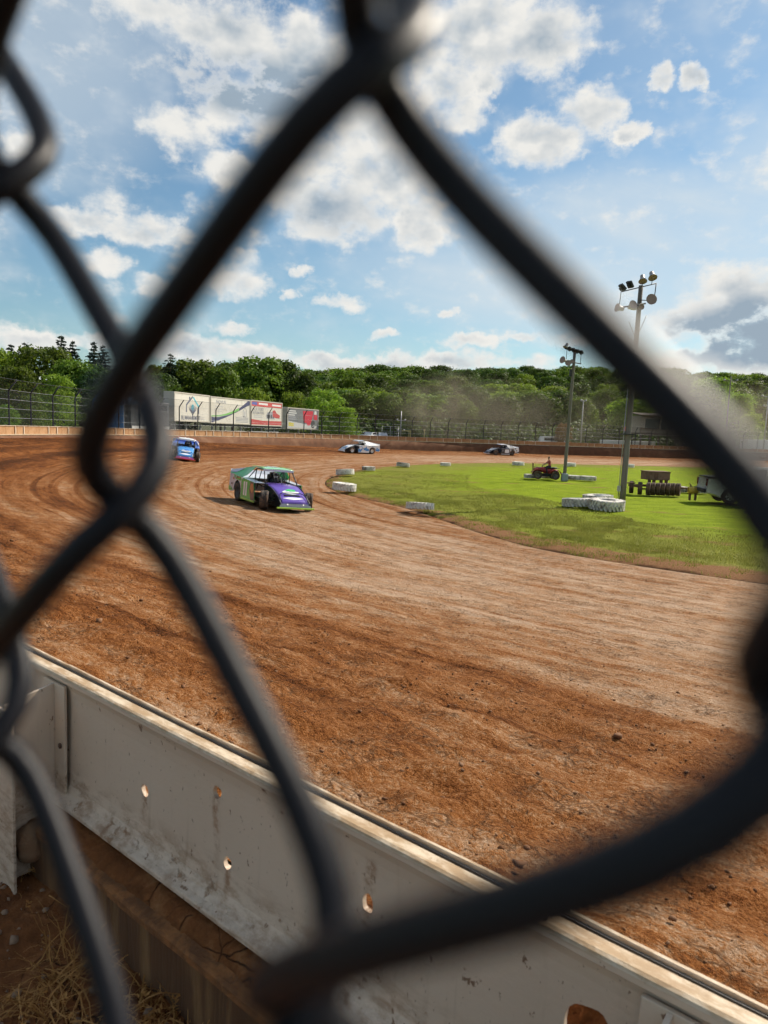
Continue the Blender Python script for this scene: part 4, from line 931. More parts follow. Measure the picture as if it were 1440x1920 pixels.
# ------------------------------------------------------------------ tractor tyres laid on the grass
def tractor_tyre(R0=.56, H=.36, lugs=22, seed=0):
    b = MB(); b.lathe([(R0*.50, .03), (R0*.54, .0), (R0*.80, -.0+.005), (R0*.93, .03), (R0*.965, H*.22), (R0*.965, H*.78), (R0*.93, H-.03), (R0*.80, H-.005), (R0*.54, H), (R0*.50, H-.03), (R0*.47, H*.5), (R0*.50, .03)], 40)
    for k in range(lugs):
        for up in (0, 1):
            a0 = 2*math.pi*(k+.5*up)/lugs; da = 2*math.pi/lugs*.26; sl = 2*math.pi/lugs*.55
            z0, z1 = (H*.50, H*.97) if up else (H*.03, H*.50)
            vs = []
            for (z, off) in ((z0, sl if not up else 0), (z1, 0 if not up else sl)):
                zc = z
                for r in (R0*.95, R0*1.06 if 0.02*H < z < .98*H else R0*.955):
                    for s in (-1, 1): a = a0+off+s*da; vs.append((r*math.cos(a), r*math.sin(a), zc))
            b.add(vs, [(0, 2, 3, 1), (4, 5, 7, 6), (0, 1, 5, 4), (2, 6, 7, 3), (0, 4, 6, 2), (1, 3, 7, 5)])
    return b
tyre_w = tractor_tyre().mesh('tractor_tyre', TYREWHITE); tyre_g = tractor_tyre().mesh('tractor_tyre', TYREGREY); tyre_big = tractor_tyre(.74, .56, 26).mesh('tractor_tyre', TYREGREY)
def tyre(label, x, y, me=tyre_w, s=1., tilt=(0, 0), rz=None, z=0., sh=1.):
    o = link('tractor_tyre', me, None, (x, y, zat(x, y)+z-.015), (R(tilt[0]), R(tilt[1]), rz if rz is not None else x*1.7)); o.scale = (s, s, s*sh)
    return tag(o, label, 'tyre', 'whitewashed tractor tyres on the infield')
tyre('whitewashed tractor tyre nearest the purple car, at the tip of the infield', -2.05, 35.6, s=1.02, tilt=(2, -4), z=.02)
tyre('tilted whitewashed tyre at the infield tip, second back from the purple car', -2.7, 47.6, s=1.05, tilt=(-3, 6), z=.03)
tyre('lone whitewashed tyre by the near edge of the grass, closest to the camera', 1.42, 28.1, s=.95, tilt=(5, 3), z=.02, sh=.8)
tyre('small whitewashed tyre half dark on its side, third along the far grass edge', -1.3, 54.3, tyre_g, .86)
tyre('worn tyre with dark tread showing, fourth along the far grass edge', 1.5, 61.8, tyre_g, .98, tilt=(6, 0))
tyre('clean white tyre on the far grass edge below the white race car', 5.6, 66.6, s=.84)
tyre('white tyre on the far grass edge below the black race car', 13.7, 73.6, s=1.04)
tyre('white tyre just right of the far light pole on the far grass edge', 19.6, 75.8, s=1.08)
tyre('white tyre half hidden behind the near light pole', 26.9, 78.9, s=1.05)
tyre('big grey tractor tyre, left one of the three at the near light pole', 8.75, 31.9, tyre_big, .92, tilt=(0, 4), z=.0, sh=.72)
tyre('big grey tractor tyre, rearmost of the three at the near light pole', 10.1, 33.5, tyre_big, .90, tilt=(2, 0), z=.0, sh=.86)
tyre('big deep lugged grey tyre, front right of the three at the near light pole', 9.75, 31.0, tyre_big, .98, tilt=(-2, 2), sh=.80)
tyre('weathered tyre peeping out left of the red quad', 10.65, 52.0, tyre_g, .85, sh=.95)
tyre('weathered tyre lying behind the rear of the red quad', 12.0, 52.4, tyre_g, .9, sh=.85)
tyre('weathered tyre right of the blue grey pole base, inner of the pair', 13.75, 52.0, tyre_g, .95, sh=.95)
tyre('weathered tyre right of the blue grey pole base, outer of the pair', 14.75, 51.7, tyre_g, 1., sh=.9)
tyre('grey tyre behind the hitch of the roller, left of the pair', 17.9, 43.4, tyre_g, .95)
tyre('grey tyre behind the hitch of the roller, right of the pair', 18.95, 43.0, tyre_g, .95, tilt=(0, 2))

# ------------------------------------------------------------------ light poles
def lamp(parent, p, yaw, pitch, kind, r=.24):
    T = Matrix.Translation(p) @ Matrix.Rotation(yaw, 4, 'Z') @ Matrix.Rotation(pitch, 4, 'Y')
    if kind == 'dish':
        o = MB().lathe([(.06, -.30), (.10, -.28), (.11, -.12), (r*.75, -.03), (r, .06), (r*.97, .06), (r*.72, -.02), (.09, -.10)], 18, T=T).build('floodlight', M('lamp_shell', (.34, .33, .32), .5, .3), parent)
        MB().lathe([(0, .045), (r*.96, .05)], 18, T=T).build('lens', M('lamp_lens', (.30, .23, .21), .6, spec=.1), o)
    else:
        o = MB().box((0, 0, 0), (.34, .28, .12), T=T, bev=.02).box((0, 0, -.12), (.16, .10, .10), T=T).build('floodlight', DARKSTEEL, parent)
        MB().box((0, 0, .072), (.28, .22, .006), T=T).build('lens', M('lamp_lens_dark', (.12, .12, .12), .2), o)
    return o
def light_pole(label, x, y, h, r0, r1, lean, lamps, bars, extra, k=.62):
    sq = lambda p: (p[0]*k, p[1], h+(p[2]-h)*(.45+.55*k))
    lamps = [(sq(p), a, b, c, r*(.5+.5*k)) for p, a, b, c, r in lamps]; bars = [(sq(a), sq(b), r*.8) for a, b, r in bars]
    t = thing('light_pole', label, 'light pole', (x, y, zat(x, y)-.05)); t.rotation_euler = (R(lean[0]), R(lean[1]), 0)
    MB().tube([(0, 0, z*h) for z in np.linspace(0, 1, 9)], [r0+(r1-r0)*q for q in np.linspace(0, 1, 9)], 14).build('pole', WOODPOLE, t)
    for a, b, r in bars: MB().tube([a, b], r, 7).build('crossarm', DARKSTEEL, t)
    for p, yaw, pit, kind, r in lamps: lamp(t, Vector(p), R(yaw), R(pit), kind, r)
    extra(t); return t
H1 = 10.25
def ex1(t):
    MB().tube([(-.21, .0, .1), (-.2, .0, 3.5), (-.19, 0, H1-3)], .022, 7).build('conduit', GALV, t)
    MB().box((-.22, -.05, .75), (.16, .12, .26), bev=.01).build('meter_box', GALV, t)
    MB().box((0, -.02, 3.35), (.60, .42, .05)).build('bracket', DARKSTEEL, t)
    MB().tube([(-.42, 0, H1-1.65), (0, 0, H1-2.5)], .018, 6).tube([(.38, 0, H1-1.35), (0, 0, H1-2.4)], .018, 6).build('brace', GALV, t)
    MB().box((-.25, 0, H1-1.0), (.26, .2, .24), bev=.03).build('ballast_box', M('ballast_grey', (.42, .42, .42), .6), t)
light_pole('tall wooden light pole by the big grey tyres, nearer of the two', 11.45, 34.1, H1, .15, .10, (0, .7),
   [((-.86, -.02, H1-.12), 195, -40, 'flat', .2), ((-.52, -.02, H1+.02), 215, -45, 'flat', .2), ((.04, -.06, H1+.22), 265, 150, 'dish', .20), ((.48, -.06, H1+.40), 275, 145, 'dish', .21),
    ((.44, -.26, H1-.66), 268, 84, 'dish', .25), ((-.40, -.26, H1-.95), 285, 76, 'dish', .21), ((-1.02, -.12, H1-1.08), 195, 84, 'dish', .20), ((.0, -.28, H1-1.02), 268, 100, 'dish', .13)],
   [((-.90, 0, H1-.33), (.70, 0, H1+.13), .030), ((-.90, 0, H1-.33), (-.93, 0, H1-1.0), .022), ((.70, 0, H1+.13), (.67, 0, H1-.58), .028), ((-1.0, -.1, H1-1.08), (.25, -.1, H1-.82), .045), ((0, -.12, H1-.68), (.40, -.12, H1-.68), .025), ((.48, -.03, H1+.06), (.48, -.05, H1+.28), .018), ((.04, -.03, H1-.02), (.04, -.05, H1+.12), .018)], ex1, 1.)
H2 = 9.05
def ex2(t):
    MB().box((0, -.05, .26), (.44, .42, .56), bev=.06).build('base_block', M('pole_base_paint', (.26, .31, .35), .8, var=.15, dirt=(.2, .17, .13), damt=.3), t)
    MB().box((-.17, -.02, H2-1.45), (.16, .12, .5)).build('ballast_box', DARKSTEEL, t)
light_pole('slimmer wooden light pole on a blue grey base beside the red quad', 12.75, 50.6, H2, .125, .10, (0, 1.0),
   [((-.66, 0, H2+.30), 200, 150, 'dish', .19), ((-.38, -.02, H2+.20), 225, -20, 'flat', .2), ((-.10, -.02, H2+.13), 230, -20, 'flat', .2), ((.18, -.02, H2+.06), 235, -20, 'flat', .2), ((.44, -.02, H2-.0), 240, -20, 'flat', .2),
    ((-.82, -.18, H2-.62), 215, 82, 'dish', .25), ((-.45, -.22, H2-.82), 255, 80, 'dish', .21), ((-.2, -.22, H2-.70), 265, 82, 'dish', .15)],
   [((-.74, 0, H2+.20), (.58, 0, H2-.10), .055), ((-.55, 0, H2+.12), (-.55, 0, H2-.62), .024), ((.46, 0, H2-.1), (.46, 0, H2-.78), .024), ((-.80, -.05, H2-.66), (.50, -.05, H2-.80), .05)], ex2, 1.)

# ------------------------------------------------------------------ quad with rider
ATVP = M('quad_plastic', (.30, .025, .028), .5, var=.15, dirt=DUST, damt=.25)
ATVB = M('quad_black', (.02, .02, .022), .7)
q = thing('quad_bike', 'dark red quad bike parked on the infield beside the far light pole', 'quad bike', (11.55, 51.2, zat(11.55, 51.2)), R(176))
for sx_ in (-.62, .62):
    for sy in (-1, 1):
        wheel(q, sx_, sy*.42, .31, .24, 0, None, -sy)
        ar = [(sx_+.40*math.cos(a), .36+.36*math.sin(a)) for a in np.linspace(R(8), R(172), 9)]
        f = MB(); f.loft([[(a, sy*yy, b) for a, b in ar] for yy in (.28, .56)], close=False, caps=False); fo = f.build('fender', ATVP, q); fo.modifiers.new('thickness', 'SOLIDIFY').thickness = .02
b = MB(); b.loft([[(x_, w*math.cos(a), zc+hh*math.sin(a)) for a in np.linspace(0, 2*math.pi, 11)[:-1]] for x_, w, zc, hh in ((-.85, .14, .62, .05), (-.5, .24, .62, .16), (-.1, .20, .60, .24), (.25, .22, .68, .20), (.6, .24, .72, .12), (.88, .18, .66, .08))], smooth=True); b.build('body', ATVP, q)
MB().loft([[(x_, w*math.cos(a), zc+.07*math.sin(a)) for a in np.linspace(0, 2*math.pi, 11)[:-1]] for x_, w, zc in ((-.75, .10, .82), (-.5, .18, .82), (-.1, .15, .79), (.14, .08, .84))], smooth=True).build('seat', ATVB, q)
MB().box((0, 0, .32), (1.2, .30, .18), bev=.03).box((0, 0, .24), (.5, .62, .05)).build('chassis', ATVB, q)
hb = MB(); hb.tube([(.30, 0, .80), (.26, 0, .98)], .03, 7).tube([(.16, -.34, 1.02), (.26, -.12, .99), (.26, .12, .99), (.16, .34, 1.02)], .016, 7); hb.build('handlebar', ATVB, q)
for xx, zz in ((.62, .84), (-.72, .82)):
    r_ = MB()
    for yy in (-.3, -.1, .1, .3): r_.tube([(xx-.22, yy, zz), (xx+.26, yy, zz)], .012, 6)
    for x_ in (-.22, .26): r_.tube([(xx+x_, -.3, zz), (xx+x_, .3, zz)], .014, 6)
    r_.build('rack', ATVB, q)
MB().panel([(.93, -.22, .62), (.93, .22, .62), (.96, .22, 1.14), (.96, -.22, 1.14)], .03).build('windshield', M('quad_screen', (.12, .03, .03), .4), q)
MB().box((.92, 0, .48), (.06, .5, .12), bev=.02).build('bumper', ATVB, q)
J = seated(.06, hands=(.52, .30, .30), knees=(.32, .26, .0), feet=(.32, .30, -.42))
def pk(c):
    if c.z > .845 or (c.z > .76 and c.x < .13): return 1
    if c.z > .665: return 0
    if abs(c.y) > .16 and c.x > .27 and c.z > .18: return 0
    return 2 if c.z > .20 and c.x < .30 else 3
rd = link('person', person_mesh(J, HUMAN_BONES, [SKINM, HAIR, CLOTH_RED, CLOTH_DARK], pk)); rd.matrix_world = q.matrix_basis @ Matrix.Translation((-.28, 0, .80)) @ Matrix.Scale(.93, 4)
tag(rd, 'rider in a coral shirt and dark trousers sitting on the quad', 'person')

# ------------------------------------------------------------------ tyre roller
ro = thing('tyre_roller', 'rusty pull behind tyre roller with a ballast box standing on the infield', 'roller', (15.35, 40.3, zat(15.35, 40.3)), R(10))
wt_, wr_ = wheel_mesh(.36, .24, 22); wt_me = wt_.mesh('tyre', RUBBER); RU2 = M('muddy_rubber', (.055, .036, .027), .9, var=.3, dirt=(.15, .085, .05), damt=.5); wt_me.materials.clear(); wt_me.materials.append(RU2); wr_me = wr_.mesh('rim', RUST)
for i in range(7):
    o = link('wheel', wt_me, ro, (-.72+i*.30, -.56+.03*(i % 2), .36), (R(90), 0, R(52))); link('rim', wr_me, o)
for i, (wx, wy) in enumerate(((-1.1, -.30), (-1.15, .55))):
    o = link('wheel', wt_me, ro, (wx, wy, .36), (R(90), 0, R(62))); link('rim', wr_me, o)
fr = MB()
fr.box((.05, -.42, .34), (2.5, .08, .08)).box((.05, .72, .46), (2.5, .10, .12)).box((-1.2, .15, .46), (.1, 1.2, .12)).box((1.28, .15, .46), (.1, 1.2, .12)).box((.3, -.20, .12), (1.9, .08, .1))
fr.tube([(1.25, -.3, .44), (2.55, -.10, .36)], .05, 8).tube([(1.25, .6, .44), (2.55, -.05, .36)], .05, 8).tube([(-1.2, .1, .62), (-1.75, .1, .62)], .035, 7)
fr.tube([(2.2, -.1, .38), (2.05, -.1, .7), (2.35, -.08, .4)], .03, 6); fr.build('frame', RUST, ro)
bx = MB(); bx.box((.10, .25, 1.07), (1.30, .9, .46), bev=.02).box((.10, .25, 1.315), (1.36, .96, .04)).build('ballast_box', RUSTBOX, ro)
MB().box((-.1, -.21, 1.06), (.22, .03, .36)).build('box_plate', RUST, ro)
for lx in (-.42, -.14, .30, .62): MB().box((lx, -.05, .68), (.12, .14, .44)).build('leg', RUST, ro)

# ------------------------------------------------------------------ pickup
TRUCKP = P('truck_white', (.70, .71, .72), .3, .12)
pk_ = thing('pickup_truck', 'silver white pickup truck backed up to the roller, mostly hidden by the fence wire', 'pickup', (19.2, 36.5, zat(19., 36.5)), R(-9))
def tprof(arches, pts): return pts
def arch_pts(cx, r, zb): return [(cx+r*math.cos(a), .36+r*math.sin(a)) for a in np.linspace(R(188), R(-8), 11)]
low = [(-2.75, .52), (-2.72, 1.28)]+[(-.86, 1.28), (-.80, 1.22), (1.45, 1.24), (2.55, 1.16), (2.72, 1.05), (2.76, .55)]+[(2.3, .42)]+list(reversed(arch_pts(1.72, .45, .4)))[0:]+[(.9, .40), (-1.0, .40)]+list(reversed(arch_pts(-1.62, .45, .4)))+[(-2.4, .48)]
bd = MB(); bd.loft([[(a, y_, b if abs(y_) < .9 or b < 1.1 else b-.05) for a, b in low] for y_ in (-.98, -.90, .90, .98)], caps=True)
bo = bd.build('body', TRUCKP, pk_)
cab = [(-.84, 1.24), (-.74, 1.80), (-.55, 1.88), (.55, 1.88), (.80, 1.80), (1.42, 1.26)]
MB().loft([[(a, y_, b) for a, b in cab] for y_ in (-.90, -.80, .80, .90)]).build('cab', TRUCKP, pk_)
for sy in (-1, 1):
    for pl in ([(-.70, 1.30), (-.62, 1.76), (.02, 1.80), (.02, 1.30)], [(.08, 1.30), (.08, 1.80), (.62, 1.77), (1.15, 1.30)]): MB().panel([(a, sy*.906, b) for a, b in pl], .01).build('window', GLASS, pk_)
    MB().box((-2.76, sy*.86, 1.05), (.04, .17, .36), bev=.01).build('taillight', M('taillight', (.20, .015, .012), .25), pk_)
    MB().box((2.74, sy*.72, .95), (.06, .30, .18), bev=.02).build('headlight', GLASS, pk_)
    MB().box((-2.0, sy*.985, 1.18), (.42, .004, .045)).build('side_badge', BLACK, pk_)
    MB().box((.35, sy*1.0, 1.08), (.16, .03, .03)).build('door_handle', BLACK, pk_)
    for sx_ in (-1.62, 1.72):
        w_ = wheel(pk_, sx_, sy*.86, .385, .26, 0, BLACK, -sy)
        rm = MB(); rm.lathe([(.22, .135), (.20, .13), (.19, .12)], 20)
        for k in range(6): a = k*math.pi/3; rm.panel([(math.cos(a+e)*r_, math.sin(a+e)*r_, .137) for r_, e in ((.05, -.5), (.205, -.20), (.205, .20), (.05, .5))], .012)
        rm.lathe([(.055, .145), (0, .147)], 12); rm.build('spokes', M('alloy', (.62, .62, .63), .3, .7), w_)
MB().box((-1.78, 0, 1.315), (1.86, 1.84, .06), bev=.02).build('bed_cover', BLACK, pk_)
MB().box((-2.84, 0, .62), (.14, 1.8, .20), bev=.03).build('rear_bumper', DARKSTEEL, pk_)
MB().box((2.80, 0, .60), (.14, 1.8, .24), bev=.03).build('front_bumper', DARKSTEEL, pk_)
MB().panel([(-2.765, -.6, .70), (-2.765, .6, .70), (-2.765, .6, .86), (-2.765, -.6, .86)], .006).build('licence_plate', PWHITE, pk_)
YEL = M('yellow_drum', (.62, .42, .055), .6, var=.12, dirt=(.25, .15, .07), damt=.3)
TT = Matrix.Translation((0, 0, .52)) @ Matrix.Rotation(R(90), 4, 'Y')
yp = MB(); yp.lathe([(.155, -.24), (.175, -.24), (.175, .24), (.155, .24), (.155, -.24)], 22, T=TT).lathe([(0, -.05), (.16, -.05)], 22, T=TT)
yo = thing('yellow_pipe', 'short yellow pipe section between the roller and the pickup tailgate', 'pipe', (16.25, 37.4, zat(16, 37)), R(-9))
yp.build('pipe', YEL, yo)
for x_ in (-.14, .14): MB().box((x_, 0, .17), (.07, .24, .36), bev=.01).build('support', RUST, yo)

# ------------------------------------------------------------------ advertising boards on trailers behind the fence
PANELW = M('board_white', (.66, .63, .55), .6, var=.06, vscale=1.2, dirt=(.42, .38, .30), damt=.25, dscale=.8)
FRAMEC = M('board_frame', (.52, .48, .40), .6)
INK = {k: M('ink_'+k, v, .6, var=.05) for k, v in dict(navy=(.055, .06, .13), slate=(.12, .13, .19), teal=(.08, .46, .55), green=(.20, .48, .13), red=(.50, .075, .07), grey=(.32, .33, .36), palegrey=(.50, .50, .50), black=(.035, .04, .045), midgrey=(.17, .18, .19), yellow=(.55, .48, .08), blue=(.10, .13, .38), white=(.66, .66, .64), crimson=(.52, .025, .05), dark=(.06, .062, .066)).items()}
def board(label, A, B, z0, h, wheels, face=PANELW, name='billboard'):
    A, B = Vector(A), Vector(B); L = (B-A).length; d = (B-A)/L
    g = 1.45; t = thing(name, label, 'billboard', (A.x, A.y, g), math.atan2(d.y, d.x), 'advertising boards behind the catch fence')
    z0 -= g
    MB().box((L/2, .60, z0+h/2), (L, 1.15, h), bev=.03).build('box_body', FRAMEC, t)
    MB().box((L/2, .0, z0+h/2), (L-.24, .05, h-.24)).build('face', face, t)
    fr = MB(); fr.box((L/2, -.02, z0+h-.06), (L, .10, .12)).box((L/2, -.02, z0+.06), (L, .10, .12)).box((.06, -.02, z0+h/2), (.12, .10, h-.24)).box((L-.06, -.02, z0+h/2), (.12, .10, h-.24)); fr.build('frame', FRAMEC, t)
    for x_ in (L*.14, L*.45, L*.86): MB().box((x_, .55, z0/2), (.18, .18, z0)).build('leg', M('leg_steel', (.30, .29, .27), .6), t)
    if wheels:
        MB().box((L/2, .55, z0-.14), (L, .9, .20)).build('chassis', DARKSTEEL, t)
        for x_ in (L*.68, L*.80):
            wheel(t, x_, .2, .48, .28)
        MB().box((L*.5, .5, .75), (L*.9, .5, .5)).build('underfloor_panel', M('skirt_grey', (.33, .33, .32), .7), t)
    return t, L, z0
def art(t, pts, mat, z0, y=-.032, name='print'):
    return MB().panel([(a, y, z0+b) for a, b in pts], .008).build(name, mat, t)
def stroke(pts, w):
    """offset a polyline into a ribbon polygon"""
    L_, R_ = [], []
    for i, p in enumerate(pts):
        a = Vector(pts[max(i-1, 0)]); b = Vector(pts[min(i+1, len(pts)-1)]); n = (b-a).normalized(); n = Vector((-n.y, n.x)); ww = w[i] if isinstance(w, (list, tuple)) else w
        L_.append((p[0]+n.x*ww/2, p[1]+n.y*ww/2)); R_.append((p[0]-n.x*ww/2, p[1]-n.y*ww/2))
    return L_+R_[::-1]
def ribbon(t, pts, w, mat, z0, y=-.032):
    q = stroke(pts, w); n = len(pts); mb = MB()
    for i in range(n-1): mb.panel([(q[j][0], y, z0+q[j][1]) for j in (i, i+1, 2*n-2-i, 2*n-1-i)], .008)
    return mb.build('print', mat, t)
def word(t, body, x, z, size, mat, width, z0, y=-.036):
    return link('lettering', text_mesh(body, size, .004, mat, width, .004), t, (x, y, z0+z), (R(90), 0, 0))
# 1: white board with a house and hand mark
t, L, z0 = board('white billboard with a house shaped hand logo, leftmost of the four boards', (-21.5, 72), (-19.7, 79.2), 3.36, 2.95, False)
cx = L*.50
ribbon(t, [(cx-1.30, .98), (cx-1.30, 1.72), (cx-.02, 2.62)], .20, INK['slate'], z0); ribbon(t, [(cx+.10, 2.56), (cx+1.25, 1.62)], .20, INK['teal'], z0); ribbon(t, [(cx+1.25, 1.62), (cx+1.25, .84)], .20, INK['slate'], z0)
art(t, [(cx-.78, 2.25), (cx-.78, 2.58), (cx-.52, 2.58), (cx-.52, 2.38)], INK['slate'], z0)
for k in range(-4, 5): ribbon(t, [(cx, .75), (cx+k*.16, 1.25), (cx+k*.19, 1.55+.22*math.cos(k*.45))], [.10, .09, .05], INK['slate'], z0, -.034)
art(t, [(cx, 1.0), (cx+.30, 1.40), (cx+.22, 1.75), (cx, 1.85), (cx-.22, 1.75), (cx-.30, 1.40)], INK['teal'], z0, -.030)
ribbon(t, [(cx, .30), (cx, .78)], .16, INK['slate'], z0)
word(t, 'BLJ MANAGEMENT', cx-.35, .38, .62, INK['slate'], 3.9, z0); word(t, 'LLC', cx+2.1, .38, .5, INK['palegrey'], .8, z0)
# 2: green and navy swoosh
t, L, z0 = board('white billboard with a green and navy swoosh, second from the left', (-20.3, 82), (-17.5, 91), 3.28, 3.08, True)
sw = [(.15+q*(L-.5), .85+.05*q+1.95*q**2.1) for q in np.linspace(0, .72, 12)]
ribbon(t, sw, [.10+.20*q for q in np.linspace(0, 1, 12)], INK['green'], z0)
sw2 = [(.15+q*(L-.3), .42+.25*q+2.15*q**1.7) for q in np.linspace(0, 1, 14)]
ribbon(t, sw2, [.72-.50*math.sin(q*math.pi)**.6 for q in np.linspace(0, 1, 14)], INK['navy'], z0, -.030)
word(t, 'NOVUS', 2.3, 2.52, .5, INK['grey'], 2.2, z0)
for k, wd in enumerate((1.9, 2.2, 1.6)): art(t, [(.9, 1.95-k*.28), (.9+wd, 1.95-k*.28), (.9+wd, 2.02-k*.28), (.9, 2.02-k*.28)], INK['palegrey'], z0)
hx = L-1.35
ribbon(t, [(hx-.45, .95), (hx-.45, 1.65), (hx, 2.15), (hx+.45, 1.65), (hx+.45, .95), (hx-.45, .95)], .09, INK['grey'], z0); art(t, [(hx-.2, 1.0), (hx+.2, 1.0), (hx+.2, 1.6), (hx-.2, 1.6)], INK['palegrey'], z0)
for k in range(4): art(t, [(L-3.6, .25+k*.17), (L-.5, .25+k*.17), (L-.5, .33+k*.17), (L-3.6, .33+k*.17)], INK['grey'], z0)
# 3: red and white board
t, L, z0 = board('white billboard with red bands and grey lettering, third from the left', (-17.8, 93), (-14.9, 101), 3.2, 3.3, True)
art(t, [(.15, 2.55), (L-.15, 2.50), (L-.15, 3.15), (.15, 3.15)], INK['red'], z0, -.029)
art(t, [(.3, 2.72), (1.6, 2.70), (1.6, 3.08), (.3, 3.08)], INK['blue'], z0); art(t, [(2.0, 2.78), (4.4, 2.76), (4.4, 3.02), (2.0, 3.02)], INK['white'], z0); art(t, [(5.6, 2.74), (L-.4, 2.72), (L-.4, 2.96), (5.6, 2.96)], INK['white'], z0)
art(t, [(.15, .15), (L-.15, .15), (L-.15, .72), (3.2, .68), (.15, .86)], INK['red'], z0, -.029)
word(t, 'JACK FORD', 1.9, 2.15, .55, INK['grey'], 2.9, z0); word(t, 'AUTOMOTIVE', 1.9, 1.68, .5, INK['grey'], 2.9, z0)
for k in range(2): art(t, [(.8, 1.06+k*.22), (3.0, 1.06+k*.22), (3.0, 1.16+k*.22), (.8, 1.16+k*.22)], INK['palegrey'], z0)
art(t, [(4.2, .95), (6.3, .95), (6.4, 1.5), (5.9, 2.0), (4.4, 1.85), (4.05, 1.4)], INK['grey'], z0, -.030)
for k in range(4): art(t, [(4.3+k*.5, 1.05+.1*(k % 2)), (4.6+k*.5, 1.05), (4.6+k*.5, 1.5), (4.3+k*.5, 1.55)], INK['dark'], z0)
art(t, [(5.8, 1.35), (6.5, 1.15), (7.7, 1.1), (7.9, 1.5), (7.0, 1.75), (6.4, 2.2), (5.8, 2.1)], INK['red'], z0, -.034)
# 4: dark board with a red machine
t, L, z0 = board('dark billboard with a red engine picture, rightmost of the four boards', (-14.7, 105), (-11.0, 114), 2.95, 3.1, False, INK['midgrey'])
art(t, [(.15, .15), (L-.15, .15), (L-.15, .45), (.15, 1.15)], INK['palegrey'], z0, -.030)
for k in range(5): art(t, [(.35, 1.35+k*.30), (2.7-.25*(k % 3), 1.35+k*.30), (2.7-.25*(k % 3), 1.50+k*.30), (.35, 1.50+k*.30)], INK['white'] if k > 1 else INK['grey'], z0)
art(t, [(.35, .40), (1.9, .35), (1.9, .85), (.35, .95)], INK['yellow'], z0)
art(t, [(4.6, 2.75), (7.9, 2.80), (7.9, 2.55), (7.5, 1.4), (6.9, .55), (6.1, .55), (5.8, .95), (4.9, .95)], INK['crimson'], z0, -.031)
art(t, [(8.2, 2.3), (9.0, 2.3), (9.0, 2.8), (8.4, 2.85)], INK['white'], z0); art(t, [(8.1, 1.5), (9.3, 1.45), (9.3, 2.25), (8.1, 2.3)], INK['crimson'], z0)
art(t, [(7.4+.0, .3)]+[(7.9+.65*math.cos(a), .8+.65*math.sin(a)) for a in np.linspace(0, 2*math.pi, 16)[:-1]], INK['dark'], z0, -.034)

# blue tent and dark trailer left of the boards
BLUE = M('tent_blue', (.03, .22, .50), .6, var=.1)
tn = thing('canopy_tent', 'bright blue canopy tent with a rounded roof left of the billboards', 'tent', (-23.1, 62.6, 1.45), R(72))
rf = MB(); rf.loft([[(x_, 1.6*math.cos(a), 3.2+.95*math.sin(a)) for a in np.linspace(0, math.pi, 13)] for x_ in (-2.0, 0, 2.0)], close=False, caps=False, smooth=True); r_ = rf.build('roof', BLUE, tn); r_.modifiers.new('thickness', 'SOLIDIFY').thickness = .03
for x_ in (-2, 2):
    MB().panel([(x_, 1.6*math.cos(a), 3.2+.95*math.sin(a)) for a in np.linspace(0, math.pi, 13)], .02).build('gable', BLUE, tn)
    for y_ in (-1.55, 1.55): MB().box((x_*.98, y_, 1.6), (.08, .08, 3.2)).build('leg', GALV, tn)
MB().panel([(-2.0, -1.6, 1.0), (-2.0, 1.6, 1.0), (-2.0, 1.6, 3.2), (-2.0, -1.6, 3.2)], .02).build('side_wall', BLUE, tn)
dt = thing('dark_trailer', 'dark enclosed trailer half hidden behind the fence wire beside the blue tent', 'trailer', (-22.6, 68.5, 1.45), R(74))
MB().box((0, 1.2, 2.2), (6.2, 2.3, 2.9), bev=.08).build('body', M('trailer_dark', (.07, .075, .08), .5), dt)
MB().box((-1.4, .02, 1.9), (1.0, .05, 1.9)).build('door', M('trailer_door', (.12, .12, .13), .5), dt); MB().box((1.9, .02, 3.1), (1.4, .05, .5)).build('window', GLASS, dt)
MB().box((0, .01, 1.2), (6.0, .04, .25)).build('stripe', WHITE, dt)
for x_ in (-.6, .4): wheel(dt, x_, .25, .38, .24)
for k, (x_, y_) in enumerate(((-20.9, 64.2), (-20.5, 65.4))):
    o = thing('marker_post', ('short pale marker post beside the blue tent, left of two', 'short pale marker post beside the blue tent, right of two')[k], 'post', (x_, y_, 1.5))
    MB().lathe([(.16, 0), (.16, .06), (.07, .10), (.05, 1.1+.2*k), (.02, 1.14+.2*k)], 10).build('cone', WHITE, o); MB().lathe([(.062, .6), (.062, .8)], 10).build('band', PORANGE, o)

# ------------------------------------------------------------------ things beyond the far wall
def utility_pole(label, x, y, h, arms, mat=GALV, r=.11):
    t = thing('utility_pole', label, 'pole', (x, y, 1.2)); MB().tube([(0, 0, 0), (0, 0, h*.5), (0, 0, h)], [r, r*.85, r*.65], 9).build('pole', mat, t)
    for z, w in arms:
        MB().box((0, 0, z), (w, .10, .12)).build('crossarm', mat, t)
        for s in (-1, 1): MB().lathe([(.05, 0), (.16, .08), (.20, .20), (.17, .30), (0, .33)], 10, T=Matrix.Translation((s*w*.45, -.05, z-.05))).build('lamp_head', GALV, t)
    return t
utility_pole('thin grey pole with two lamps in front of the dark wood, left of the dust', 2.5, 131., 5.6, ((3.9, 1.6), (2.0, 1.3)))
utility_pole('pale pole with a crossarm between the two infield light poles', 34.5, 127., 8.6, ((8.4, .9), (3.2, 1.5)), M('pale_pole', (.46, .43, .38), .8), .14)
utility_pole('dark utility pole with a wide crossarm against the sky at far right', 62., 131., 14.0, ((13.2, 2.6),), WOODPOLE, .15)
utility_pole('grey pole with lamp heads in the haze at the far right edge', 66.5, 126., 11.0, ((10.3, 2.4), (8.6, 1.4)), GALV, .13)
YP = M('yellow_post', (.55, .46, .18), .7)
